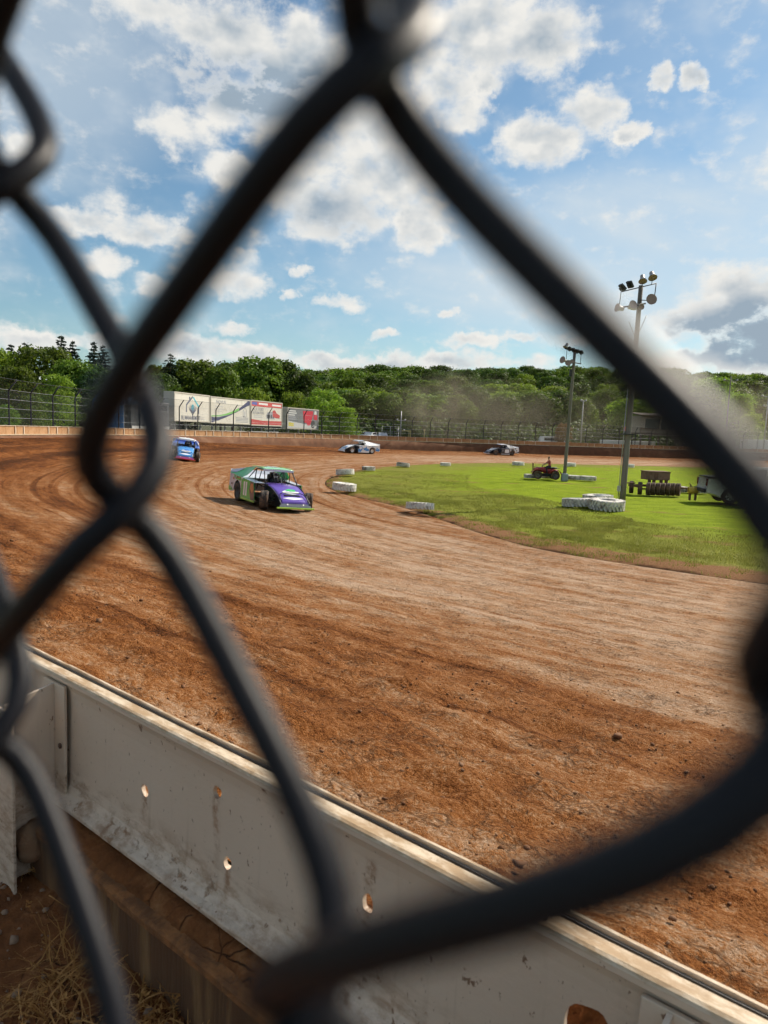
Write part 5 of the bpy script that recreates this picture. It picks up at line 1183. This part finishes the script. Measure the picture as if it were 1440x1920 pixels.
g_ = thing('yellow_gate_frame', 'pale yellow pipe frame standing behind the far wall', 'gate frame', (3.9, 126., 1.3)); 
MB().box((-.45, 0, 1.95), (1.6, .14, .16)).build('top_bar', YP, g_)
for x_ in (-.0, .30): MB().box((x_, 0, .95), (.12, .12, 1.9)).build('upright', YP, g_)
y_ = thing('yellow_post', 'single pale yellow post right of the yellow frame', 'post', (6.6, 126., 1.3)); MB().box((0, 0, 1.05), (.14, .12, 2.1)).build('post', YP, y_); MB().box((0, -.02, 2.2), (.34, .06, .40)).build('sign', YP, y_)
bl = thing('bleachers', 'small grey bleachers behind the far wall under the thin pole', 'bleachers', (.6, 128., 1.3))
for k in range(4):
    MB().box((0, k*.6, .5+k*.42), (3.2, .30, .06)).build('bench', GALV, bl); MB().box((0, k*.6+.32, .22+k*.42), (3.2, .28, .05)).build('footboard', GALV, bl)
for x_ in (-1.5, 0, 1.5): MB().box((x_, 1.0, .9), (.07, 2.0, .07), T=None).tube([(x_, -.2, .3), (x_, 1.9, 1.8)], .04, 6).tube([(x_, 1.9, 0), (x_, 1.9, 2.6)], .04, 6).tube([(x_, -.2, 0), (x_, -.2, .5)], .04, 6).build('frame', GALV, bl)
MB().tube([(-1.6, 2.0, 2.6), (1.6, 2.0, 2.6)], .035, 6).build('rail', GALV, bl)
def parked_car(label, x, y, rz, mat, L=4.5, H=1.45):
    t = thing('parked_car', label, 'car', (x, y, 1.3), rz, 'cars parked beyond the far wall')
    s = [(-L/2, .45), (-L/2, .88), (-L*.30, .95), (-L*.18, H), (L*.12, H), (L*.26, .95), (L*.47, .82), (L/2, .5), (L*.40, .28), (-L*.42, .28)]
    MB().loft([[(a, y_*(1 if b < 1.1 else .84), b) for a, b in s] for y_ in (-.88, .88)]).build('body', mat, t)
    for sy in (-1, 1):
        MB().panel([(a, sy*.79, b) for a, b in [(-L*.22, 1.0), (-L*.155, H-.08), (L*.10, H-.08), (L*.20, 1.0)]], .12).build('window', GLASS, t)
        for x_ in (-L*.30, L*.30): wheel(t, x_, sy*.80, .32, .2, 0, None, -sy)
    MB().panel([(L*.265, -.7, .98), (L*.265, .7, .98), (L*.135, .66, H-.03), (L*.135, -.66, H-.03)], .05).build('windscreen', GLASS, t)
    return t
for k, (x_, lab, mt) in enumerate(((-5.0, 'silver car parked beyond the far wall, left of three', SILVER), (-2.9, 'white car parked beyond the far wall, middle of three', PWHITE), (-.9, 'pale grey car parked beyond the far wall beside the bleachers', SILVER))): parked_car(lab, x_, 131.+k*1.2, R(20+40*k), mt)
vn = thing('white_van', 'white van with a rounded roof behind the far wall right of the black car', 'van', (30.6, 131., .95), R(4))
MB().loft([[(a, y_*(.86 if b > 1.5 else 1), b) for a, b in [(-2.6, .4), (-2.6, 1.7), (-2.3, 2.25), (1.2, 2.30), (1.9, 1.55), (2.6, 1.3), (2.7, .45)]] for y_ in (-1, 1)]).build('body', WHITE, vn)
MB().panel([(-2.0, -.94, 1.5), (1.2, -.94, 1.5), (1.0, -.90, 2.0), (-2.0, -.90, 2.0)], .04).build('window', GLASS, vn)
for sx_ in (-1.6, 1.7):
    for sy in (-1, 1): wheel(vn, sx_, sy*.9, .36, .22, 0, None, -sy)
for k, (xc, yc, ln, zt, lab) in enumerate(((43.5, 129., 9.6, 2.55, 'long white box trailer under the spectator tower'), (27.4, 129.5, 3.6, 1.85, 'low white trailer just left of the white van'), (70., 131., 10., 3.6, 'white trailer in the haze at the far right edge'))):
    b_ = thing('box_trailer', lab, 'trailer', (xc, yc, 1.2), R(8)); MB().box((0, 0, (zt-1.2)*.5+.35), (ln, 2.2, zt-1.2+.1), bev=.05).build('body', WHITE, b_)
    MB().box((0, -1.11, .5), (ln, .03, .12)).build('rub_rail', GALV, b_); MB().box((ln*.2, -1.11, (zt-1.2)*.6), (.9, .03, (zt-1.2)*.8)).build('door', M('trailer_door_white', (.6, .6, .58), .5), b_)
    for x_ in (-.5, .5): wheel(b_, x_, -.95, .3, .2)
# raised tower with stairs
BROWN = M('tower_timber', (.10, .075, .058), .85, var=.2); TAN = M('tower_siding', (.40, .34, .26), .8, var=.1); PLY = M('tower_skirt', (.22, .18, .14), .85, var=.15)
tw = thing('spectator_tower', 'raised timber tower booth with stairs behind the far straight', 'tower', (47.3, 124.5, 1.2), R(10))
fz = 3.1
MB().box((0, 0, fz), (9.0, 3.2, .18)).build('floor', BROWN, tw)
for x_ in np.linspace(-4.2, 4.2, 6):
    for y_ in (-1.4, 1.4): MB().box((x_, y_, fz/2), (.18, .18, fz)).build('post', BROWN, tw)
for x_, w_ in ((-4.05, .9), (-.75, .25), (1.6, .25), (4.1, .6)): MB().box((x_, -1.5, fz+1.75), (w_, .10, 2.4)).build('front_wall', TAN, tw)
MB().box((0, -1.51, fz+2.75), (8.8, .10, .5)).build('header', TAN, tw); MB().box((0, -1.53, fz+.25), (9.0, .08, 1.0)).build('skirt_board', PLY, tw)
MB().box((0, 1.5, fz+1.5), (8.8, .10, 3.0)).build('back_wall', BROWN, tw)
for s in (-1, 1): MB().box((s*4.4, 0, fz+1.5), (.10, 3.0, 3.0)).build('side_wall', TAN if s < 0 else BROWN, tw)
for x_, w_ in ((-2.3, 2.8), (.45, 2.0), (2.75, 2.0)): MB().box((x_, -1.35, fz+1.7), (w_, .04, 1.8)).build('window', GLASS, tw)
MB().loft([[(x_, -2.1, fz+3.0), (x_, 1.9, fz+3.5), (x_, 1.9, fz+3.62), (x_, -2.1, fz+3.12)] for x_ in (-4.9, 4.9)]).build('roof', BROWN, tw)
ral = MB(); ral.tube([(-4.5, -1.62, fz+.85), (4.5, -1.62, fz+.85)], .04, 6)
for x_ in np.linspace(-4.5, 4.5, 7): ral.tube([(x_, -1.62, fz), (x_, -1.62, fz+.85)], .03, 6)
ral.build('railing', BROWN, tw)
for k in range(12): MB().box((1.2+k*.30, -2.0, fz-.25-k*.25), (.30, .9, .05)).build('stair_tread', BROWN, tw)
for y_ in (-2.45, -1.55): MB().panel([(1.0, y_, fz), (1.0, y_, fz-.3), (4.7, y_, .0), (4.7, y_, .3)], .05).build('stair_stringer', BROWN, tw)
fl = thing('orange_flag', 'small orange flag on a stick left of the tower', 'flag', (40.6, 121.0, 1.3)); MB().tube([(0, 0, 0), (0, 0, 4.2)], .03, 6).build('pole', BROWN, fl)
MB().loft([[(-.05-.6*q, .05*math.sin(q*5), 4.15-.25*q), (-.05-.6*q, .05*math.sin(q*5+1), 3.2+.12*q)] for q in np.linspace(0, 1, 7)], close=False, caps=False).build('cloth', M('flag_orange', (.75, .16, .10), .7), fl)

# ------------------------------------------------------------------ trees
def leaf_quads(P, Nn, size, r):
    """a quad at each point, facing roughly along its normal"""
    n = len(P); Nn = Nn+r.normal(0, .55, (n, 3)); Nn /= np.linalg.norm(Nn, axis=1)[:, None]
    a = np.cross(Nn, r.normal(0, 1, (n, 3))); a /= np.linalg.norm(a, axis=1)[:, None]+1e-9; b = np.cross(Nn, a)
    s = size*(.6+.8*r.random((n, 1))); q = np.stack([P+a*s*.5, P+b*s*.32, P-a*s*.5, P-b*s*.32], 1)
    return q
def crown(seed, n_blob, per, size, h0, H, Rr, shape='round'):
    r = np.random.default_rng(seed); Ps, Ns, T = [], [], []
    for k in range(n_blob):
        t = (k+.5)/n_blob; z = h0+(H-h0)*(.08+.86*t)
        prof = math.sin(math.pi*min(1, .12+.86*(z-h0)/(H-h0)))**.62
        if shape == 'dome': prof = math.cos(math.pi*.5*max(0, (z-h0)/(H-h0)-.1)/.95)**.6
        if shape == 'tall': prof *= .8
        a = k*2.399+r.random()*.9; rad = Rr*prof*(.35+.60*math.sqrt(r.random()))
        br = Rr*(.28+.20*r.random())*(.8+.4*prof)
        c_ = np.array([rad*math.cos(a), rad*math.sin(a), min(z, H-br*.92)])
        d = r.normal(0, 1, (per, 3)); d /= np.linalg.norm(d, axis=1)[:, None]; d[:, 2] = np.where(d[:, 2] < -.35, -d[:, 2]*.6, d[:, 2])
        rr = br*(.72+.36*r.random((per, 1))); lump = 1+.22*np.sin(d[:, :1]*7+k)*np.cos(d[:, 1:2]*6+k*2)
        Ps.append(c_+d*rr*lump*np.array([1, 1, .82])); Ns.append(d)
        T.append(np.clip(.28+.35*r.random()+.22*r.normal(0, 1, per), 0, 1))
    P = np.concatenate(Ps); Nn = np.concatenate(Ns); T = np.concatenate(T)
    q = leaf_quads(P, Nn, size, r).reshape(-1, 3)
    return q, np.repeat(T, 4)
def crown_mesh(name, mat, **kw):
    q, T = crown(**kw); return np_mesh(name, q, np.arange(len(q)).reshape(-1, 4), mat, T)
def trunk_mesh(seed, H, r0, h0, Rr):
    r = random.Random(seed); b = MB()
    b.tube([(0, 0, -.6), (0, 0, .1), (.05*H*.2, 0, H*.3), (-.02*H, .02*H, H*.62), (0, 0, H*.9)], [r0*1.4, r0*1.1, r0*.8, r0*.5, r0*.12], 8)
    for k in range(6):
        a = k*1.1+r.random(); z = h0+(H-h0)*(.05+.12*k)
        e = (math.cos(a)*Rr*.7, math.sin(a)*Rr*.7, z+Rr*.45)
        b.tube([(0, 0, z), (e[0]*.45, e[1]*.45, z+Rr*.28), e], [r0*.42, r0*.26, r0*.06], 6)
    return b.mesh('trunk', BARK)
def conifer_mesh(seed, H, Rr):
    r = np.random.default_rng(seed); Ps, Ns = [], []
    nl = 26
    for k in range(nl):
        t = k/nl; z = H*(.10+.88*t); rad = Rr*(1-t)**.85*(.82+.3*r.random())+.12; nb = max(5, int(13*(1-t))+4)
        for j in range(nb):
            a = 2*math.pi*(j+r.random()*.7)/nb; L_ = rad*(.65+.5*r.random()); m = max(4, int(L_*16))
            s = np.sort(r.random(m))**.8
            P = np.column_stack([np.cos(a)*L_*s, np.sin(a)*L_*s, z-.28*L_*s+.14*L_*s**2]); P += r.normal(0, .07, P.shape)*(1+.4*L_)
            Ps.append(P); Ns.append(np.tile([math.cos(a)*.4, math.sin(a)*.4, .9], (m, 1)))
    P = np.concatenate(Ps); q = leaf_quads(P, np.concatenate(Ns), .40, r).reshape(-1, 3)
    return np_mesh('crown', q, np.arange(len(q)).reshape(-1, 4), NEEDLE, np.repeat(r.random(len(P)), 4))
PROTO = {}
def proto(key):
    if key in PROTO: return PROTO[key]
    kind, v, tone = key; mat = {'bright': LEAF_BRIGHT, 'mid': LEAF_MID, 'deep': LEAF_DEEP, 'autumn': LEAF_AUTUMN}.get(tone)
    if kind == 'conifer': PROTO[key] = (conifer_mesh(100+v, 14., 2.7), MB().tube([(0, 0, -.5), (0, 0, 6), (0, 0, 13.6)], [.22, .14, .02], 7).mesh('trunk', BARK), 14.)
    else:
        sh = ('round', 'dome', 'tall')[v % 3]
        if v < 3: cm = crown_mesh('crown', mat, seed=11+v, n_blob=40, per=190, size=.52, h0=1.2, H=14., Rr=4.9, shape=sh)
        else:                                              # same crown form, other leaf colour
            cm = crown_mesh('crown', mat, seed=31+v, n_blob=34, per=180, size=.52, h0=.2, H=14., Rr=5.0, shape=sh)
        PROTO[key] = (cm, trunk_mesh(v, 14., .26, 3.2, 4.6), 14.)
    return PROTO[key]
n_tree = 0
def tree(label, x, y, H, key, wide=1., group=None, name='tree'):
    global n_tree
    cm, tm, H0 = proto(key); s = H/H0
    t = thing(name, label, 'tree', (x, y, float(terrain_z(np.array(x), np.array(y)))-.1), (n_tree*2.1) % 6.28, group); t.scale = (s*wide, s*wide, s)
    link('crown', cm, t); link('trunk', tm, t); n_tree += 1; return t
F_PX = 1331.
def tpx(px, top, D): 
    """x and height of a tree standing at depth D whose top reaches this high in the view"""
    x = (px-720)/F_PX*D; hor = 807+(px-720)*.0367
    return x, 3.2+(hor-top)/F_PX*D-float(terrain_z(np.array(x), np.array(D*1.)))+.2
for px, top, D, key, wd, lab in (
  (22, 645, 112, ('conifer', 0, ''), 1.35, 'dark spruce at the left edge, left of a pair above the catch fence'),
  (47, 641, 114, ('conifer', 1, ''), 1.35, 'dark spruce at the left edge, right of the pair above the catch fence'),
  (115, 629, 110, ('conifer', 0, ''), 1.5, 'tallest dark spruce on the left, pointed top against the sky'),
  (136, 638, 113, ('conifer', 1, ''), 1.35, 'dark spruce just right of the tallest one'),
  (175, 640, 108, ('conifer', 0, ''), 1.45, 'broad dark spruce left of the crossing fence wires'),
  (192, 646, 111, ('conifer', 1, ''), 1.35, 'dark spruce touching the blurred wire on its left'),
  (232, 652, 112, ('conifer', 0, ''), 1.35, 'dark spruce mostly hidden behind the fence knot'),
  (316, 662, 118, ('conifer', 1, ''), 1.5, 'lone dark spruce right of the wire above the first billboard')):
    x, H = tpx(px, top, D); tree(lab, x, D, H, key, wd, 'spruces on the left', 'spruce_tree')
for px, top, D, key, wd, lab in (
  (-8, 655, 98, ('leafy', 0, 'bright'), 1.0, 'bright leafy tree cut by the left edge'),
  (35, 688, 90, ('leafy', 1, 'mid'), 1.0, 'low rounded tree behind the catch fence at left'),
  (85, 652, 99, ('leafy', 0, 'mid'), 1.05, 'big round leafy tree below the tallest spruce'),
  (108, 703, 84, ('leafy', 4, 'bright'), .9, 'small yellow green sapling behind the catch fence'),
  (137, 676, 96, ('leafy', 2, 'mid'), 1.0, 'leafy tree with a bare pale trunk right of the tallest spruce'),
  (178, 690, 94, ('leafy', 1, 'deep'), 1.1, 'dark leafy tree behind the blue tent'),
  (60, 742, 74, ('leafy', 4, 'mid'), .9, 'bushy small tree pressed against the catch fence at left'),
  (12, 760, 66, ('leafy', 3, 'mid'), .9, 'low shrub behind the catch fence at the left edge'),
  (240, 700, 100, ('leafy', 0, 'deep'), 1.1, 'dark leafy tree behind the fence knot'),
  (290, 700, 112, ('leafy', 2, 'deep'), 1.2, 'dark leafy tree left of the first billboard'),
  (362, 676, 122, ('leafy', 0, 'mid'), 1.05, 'large leafy tree above the first billboard'),
  (410, 690, 120, ('leafy', 1, 'mid'), .95, 'leafy tree above the gap between first and second billboards'),
  (432, 680, 140, ('leafy', 2, 'deep'), 1.0, 'taller dark tree behind the second billboard'),
  (482, 671, 134, ('leafy', 0, 'mid'), 1.15, 'tall broad tree above the second billboard'),
  (470, 728, 118, ('leafy', 3, 'bright'), .9, 'sunlit small tree rising between second and third billboards'),
  (525, 678, 138, ('leafy', 1, 'deep'), 1.0, 'tree above the third billboard reaching the skyline'),
  (560, 698, 128, ('leafy', 1, 'deep'), .9, 'dome shaped dark tree above the dark billboard'),
  (545, 735, 120, ('leafy', 4, 'bright'), .9, 'sunlit bushy tree behind the dark billboard'),
  (600, 730, 118, ('leafy', 3, 'bright'), 1.0, 'bright yellow green tree right of the dark billboard'),
  (640, 764, 116, ('leafy', 4, 'bright'), 1.25, 'bright low bush tree at the right end of the billboards'),
  (865, 752, 140, ('leafy', 5, 'mid'), .9, 'pale leafy tree standing out in the dust'),
  (1048, 794, 126, ('leafy', 3, 'autumn'), .9, 'small yellowed bush behind the far straight'),
  (1320, 708, 150, ('leafy', 0, 'bright'), 1.0, 'sunlit tree just right of the thick blurred wire'),
  (1372, 738, 140, ('leafy', 2, 'bright'), .9, 'tall yellow green tree near the right edge'),
  (1425, 742, 145, ('leafy', 0, 'mid'), 1.0, 'leafy tree cut by the right edge'),
  (1395, 775, 132, ('leafy', 4, 'bright'), 1.0, 'low sunlit tree in the haze at right')):
    x, H = tpx(px, top, D); tree(lab, x, D, max(H, 2.2), key, wd, 'leafy trees round the track')
r = random.Random(5)
tops = lambda px: np.interp(px, [-100, 300, 420, 560, 640, 760, 900, 1000, 1100, 1200, 1300, 1440, 1560], [672, 690, 690, 690, 689, 694, 688, 694, 687, 690, 708, 728, 735])
for D, sp, keys, dy in ((146, 7.6, ('mid', 'deep'), 58), (160, 7.4, ('deep', 'mid'), 45), (176, 7.4, ('deep', 'mid'), 32), (194, 7.6, ('mid', 'deep'), 20), (212, 7.8, ('mid', 'deep'), 11), (232, 8.0, ('deep', 'mid'), 4), (250, 8.4, ('mid', 'deep'), 0)):
    x = -.32*D if D > 185 else -.10*D
    while x < .60*D:
        d = D+r.uniform(-5, 5); px = 720+x/d*F_PX; hor = 807+(px-720)*.0367
        gz = float(terrain_z(np.array(x), np.array(d)))
        top = float(tops(px))+dy*(1 if px > 560 else .6)+r.uniform(-7, 9)
        H = max(9., min(22., 3.2+(hor-top)/F_PX*d-gz))
        band = 0 if D < 170 else 1 if D < 225 else 2
        tree(('leafy tree at the foot of the dense wood behind the back straight', 'leafy tree on the slope of the wood, below the skyline', 'leafy tree whose crown forms the wooded skyline of the hill')[band], x, d, H, ('leafy', r.choice((0, 1, 2, 2)), 'bright' if r.random() < .13 else r.choice(keys)), r.uniform(1.0, 1.75)*min(1., 13/H), ('trees at the foot of the wood', 'trees on the wooded slope', 'trees of the wooded skyline')[band])
        x += sp*r.uniform(.75, 1.2)
# understorey along the foot of the wood
r2 = np.random.default_rng(3); n = 26000
px = r2.uniform(560, 1500, n); D = r2.uniform(133, 150, n); X = (px-720)/F_PX*D; zt = r2.random(n)**1.6*3.6*(.5+fbm(X*.25, D*.25, 3, 4.)+.5)
P = np.column_stack([X, D, terrain_z(X, D)+zt]); q = leaf_quads(P, np.tile([.2, -.5, .6], (n, 1)), .6, r2).reshape(-1, 3)
us_ = link('undergrowth', np_mesh('undergrowth', q, np.arange(len(q)).reshape(-1, 4), LEAF_DEEP, np.repeat(r2.random(n), 4)))
tag(us_, 'dark undergrowth along the foot of the wood', 'undergrowth', kind='stuff')

# ------------------------------------------------------------------ grass, clods, straw, dust
r3 = np.random.default_rng(9)
def blades(P, h, w, lean, rr):
    n = len(P); a = rr.uniform(0, 2*math.pi, n); d = np.column_stack([np.cos(a), np.sin(a), np.zeros(n)]); b = np.column_stack([-np.sin(a), np.cos(a), np.zeros(n)])
    hh = h*(.5+.9*rr.random(n)); l = (lean*rr.normal(0, 1, n))[:, None]
    tip = P+b*l*hh[:, None]+np.column_stack([np.zeros(n), np.zeros(n), hh])
    return np.stack([P-d*w*.5, P+d*w*.5, tip], 1).reshape(-1, 3)
n = 150000; u = r3.uniform(2.4, 9, n); u[:90000] = r3.uniform(2.4, 5.6, 90000); c = crom(TRK, u); ind = c[:, :2]-c[:, 2:4]; ind /= np.linalg.norm(ind, axis=1)[:, None]
d = .30+r3.random(n)**1.5*9; xy = c[:, :2]+ind*d[:, None]
bz = np.interp(xy[:, 1], [19, 31], [1., 0.])*np.clip((3.2-d)/2.4, 0, 1)*.28
keep = (fbm(xy[:, 0]*1.1, xy[:, 1]*1.1, 4, 2.)+.5+.10*np.minimum(d, 3)-.2 > .40+.16*r3.random(n)+bz)
xy, d = xy[keep], d[keep]
nt_ = 700; ut = r3.uniform(2.4, 6.5, nt_); ct = crom(TRK, ut); it = ct[:, :2]-ct[:, 2:4]; it /= np.linalg.norm(it, axis=1)[:, None]; dt_ = .35+r3.random(nt_)**.8*3.2   # loose tufts out on the bare rim
rep = r3.integers(12, 60, nt_); tx = np.repeat(ct[:, :2]+it*dt_[:, None], rep, 0)+r3.normal(0, .09, (rep.sum(), 2))*np.array([1.6, 1.]); td = np.repeat(dt_, rep)
xy = np.concatenate([xy, tx]); d = np.concatenate([d, td])
z = -.05+.10*sstep(d, 0, .9)+fbm(xy[:, 0]*.5, xy[:, 1]*.5, 4, 2.)*.09*sstep(d, .4, 2)-.02
V = blades(np.column_stack([xy, z]), .085, .016, .5, r3)
tone = np.repeat(np.clip(.35+.9*fbm(xy[:, 0]*2, xy[:, 1]*2, 3, 6.)+.25*r3.normal(0, 1, len(xy)), 0, 1), 3)
tag(link('grass', np_mesh('grass', V, np.arange(len(V)).reshape(-1, 3), GRASS, tone)), 'short grass and weeds along the edge of the infield', 'grass', kind='stuff')

# clods on the clay
ico = bmesh.new(); bmesh.ops.create_icosphere(ico, subdivisions=1, radius=1.); ICV = np.array([v.co[:] for v in ico.verts]); ICF = np.array([[v.index for v in f.verts] for f in ico.faces]); ico.free()
def lumps(P, S, rr, flat=.7):
    n = len(P); k = 1+.35*rr.normal(0, 1, (n, len(ICV), 1)); V = ICV[None]*np.clip(k, .45, 1.7)*S[:, None, None]*np.array([1, 1, flat])
    ang = rr.uniform(0, 6.28, n); ca, sa = np.cos(ang)[:, None], np.sin(ang)[:, None]
    V = np.stack([V[:, :, 0]*ca-V[:, :, 1]*sa, V[:, :, 0]*sa+V[:, :, 1]*ca, V[:, :, 2]], 2)+P[:, None]
    F = (ICF[None]+(np.arange(n)*len(ICV))[:, None, None]).reshape(-1, 3); return V.reshape(-1, 3), F
n = 9000; u = r3.uniform(1.4, 4.2, n); v = 1-np.abs(r3.normal(0, .20, n)); ok = (v > .05) & (v < .998); u, v = u[ok], v[ok]
Pc = track_pt(u, v); S = .003+.009*r3.random(len(u))**3+.016*(r3.random(len(u)) > .9965)
# sit on the relief
dn = 1-sstep(np.hypot(Pc[:, 0], Pc[:, 1]), 8, 26); cw = crom(TRK, u); wid = np.linalg.norm(cw[:, :2]-cw[:, 2:4], axis=1); fw = (1-v)*wid; arc_u = np.interp(u, us, arc)
rel = fbm(arc_u*.35, fw*2.2, 4, 3.)*.10+fbm(Pc[:, 0]*1.3, Pc[:, 1]*1.3, 4, 9.)*.05+dn*(fbm(Pc[:, 0]*5, Pc[:, 1]*5, 4, 5., .6)*.085+fbm(arc_u*.9, fw*6, 3, 7.)*.035)
Pc[:, 2] += rel*(.55+.9*(1-sstep(fw, 1.5, 6.)))*sstep(v, -.01, .03)+S*.25
V, F = lumps(Pc, S, r3)
CLOD = M('clod', (.15, .066, .026), .95, var=.5, vscale=2., dirt=(.26, .15, .08), damt=.4, dscale=1.4)
tag(link('dirt_clods', np_mesh('dirt_clods', V, F, CLOD)), 'loose clods of clay scattered over the near track', 'clods', kind='stuff')
n = 900; s = r3.uniform(-3.2, .3, n); qq = r3.uniform(.1, 1.0, n); X = BUILD_T[0]*s+BUILD_N[0]*qq; Y = BUILD_T[1]*s+BUILD_N[1]*qq; S = .003+.012*r3.random(n)**3
V, F = lumps(np.column_stack([X, Y, verge_z(X, Y)+S*.3]), S, r3)
tag(link('pebbles', np_mesh('pebbles', V, F, M('pebble', (.26, .17, .11), .9, var=.5, vscale=5))), 'small stones on the soil behind the barrier', 'pebbles', kind='stuff')

# dry grass tufts at the foot of the barrier
def straw_tuft(cx, cy, n, L, spread, rr, up=.8):
    out = []; tn = []
    for k in range(n):
        a = rr.uniform(0, 6.283); x0 = cx+rr.normal(0, spread*.35); y0 = cy+rr.normal(0, spread*.35); z0 = float(verge_z(x0, y0))-.01
        l = L*(.35+.8*rr.random()); bend = rr.uniform(.5, 1.6); el = rr.uniform(.35, 1.35)*up; w = .0016+.0016*rr.random(); m = 5
        p = np.array([x0, y0, z0]); pts = [p]
        for j in range(m):
            e = el-bend*(j/m)*1.2; p = p+l/m*np.array([math.cos(a)*math.cos(e), math.sin(a)*math.cos(e), math.sin(e)]); p[2] = max(p[2], float(verge_z(p[0], p[1]))+.002); pts.append(p); a += rr.normal(0, .22)
        sd_ = np.array([-math.sin(a), math.cos(a), .3]); sd_ /= np.linalg.norm(sd_); tone_ = float(np.clip(rr.normal(.5, .28), 0, 1))
        for j in range(m):
            w0, w1 = w*(1-j/m*.7), w*(1-(j+1)/m*.7)
            out.append([pts[j]-sd_*w0, pts[j]+sd_*w0, pts[j+1]+sd_*w1, pts[j+1]-sd_*w1]); tn += [tone_]*4
        if rr.random() < .3:                                        # seed head
            for g in range(7):
                c_ = pts[-1]+rr.normal(0, .006, 3); e_ = rr.normal(0, 1, 3); e_ /= np.linalg.norm(e_); f_ = np.cross(e_, rr.normal(0, 1, 3)); f_ /= np.linalg.norm(f_)
                out.append([c_-e_*.009, c_+f_*.0028, c_+e_*.009, c_-f_*.0028]); tn += [min(1, tone_+.3)]*4
    return out, tn
Q, T = [], []
for cx, cy, n_, L_, sp_ in ((-.84, 1.80, 150, .20, .11), (-.80, 1.68, 130, .18, .12), (-.55, 1.68, 190, .12, .13), (-.44, 1.58, 190, .11, .13), (-.76, 1.98, 30, .15, .12), (-.62, 1.82, 60, .10, .12), (-.36, 1.48, 130, .11, .12), (-.98, 1.62, 80, .17, .12), (-1.18, 2.1, 20, .10, .2), (-.6, 1.5, 130, .13, .16), (-.8, 1.45, 90, .14, .16), (-1.3, 2.3, 14, .08, .2)):
    a, b = straw_tuft(cx, cy, int(n_*.5), L_*1.1, sp_*1.15, r3); Q += a; T += b
V = np.array(Q).reshape(-1, 3)
tag(link('dry_grass', np_mesh('dry_grass', V, np.arange(len(V)).reshape(-1, 4), STRAW, np.array(T))), 'dry straw coloured grass at the foot of the barrier', 'dry grass', kind='stuff')

# dust thrown up by the cars, drifting over the back straight
def dust(name, label, loc, size, dens, seed, nscale=.045, soft=.95):
    m, nt, out = new_mat('dust_air_%d' % seed)
    tc = N(nt, 'ShaderNodeTexCoord').node; obj_, gen = tc.outputs['Object'], tc.outputs['Object']
    q = VEC(nt, 'DIVIDE', obj_, (size[0]/2, size[1]/2, size[2]/2))
    rr = VEC(nt, 'LENGTH', q, out=1)
    fall = SS(nt, rr, soft, .15)
    nz = NOISE(nt, VEC(nt, 'ADD', obj_, (seed*7.3, seed*3.1, 0)), nscale, 4, .6, .4)
    d = MATH(nt, 'MULTIPLY', MATH(nt, 'MULTIPLY', fall, SS(nt, nz, .42, .68)), dens)
    v = N(nt, 'ShaderNodeVolumePrincipled', {'Color': (.80, .70, .55, 1), 'Density': d, 'Anisotropy': .25})
    nt.links.new(v, out.inputs['Volume'])
    b = MB().box((0, 0, 0), size).build(name, m, None, loc)
    return tag(b, label, 'dust', kind='stuff')
dust('dust_cloud', 'brown dust hanging over the back straight in front of the wood', (40., 121., 7.0), (120., 26., 18.), .024, 1, .055)
dust('dust_cloud', 'thin dust plume rising behind the white race car', (8.5, 121., 6.5), (24., 14., 19.), .075, 2, .10)
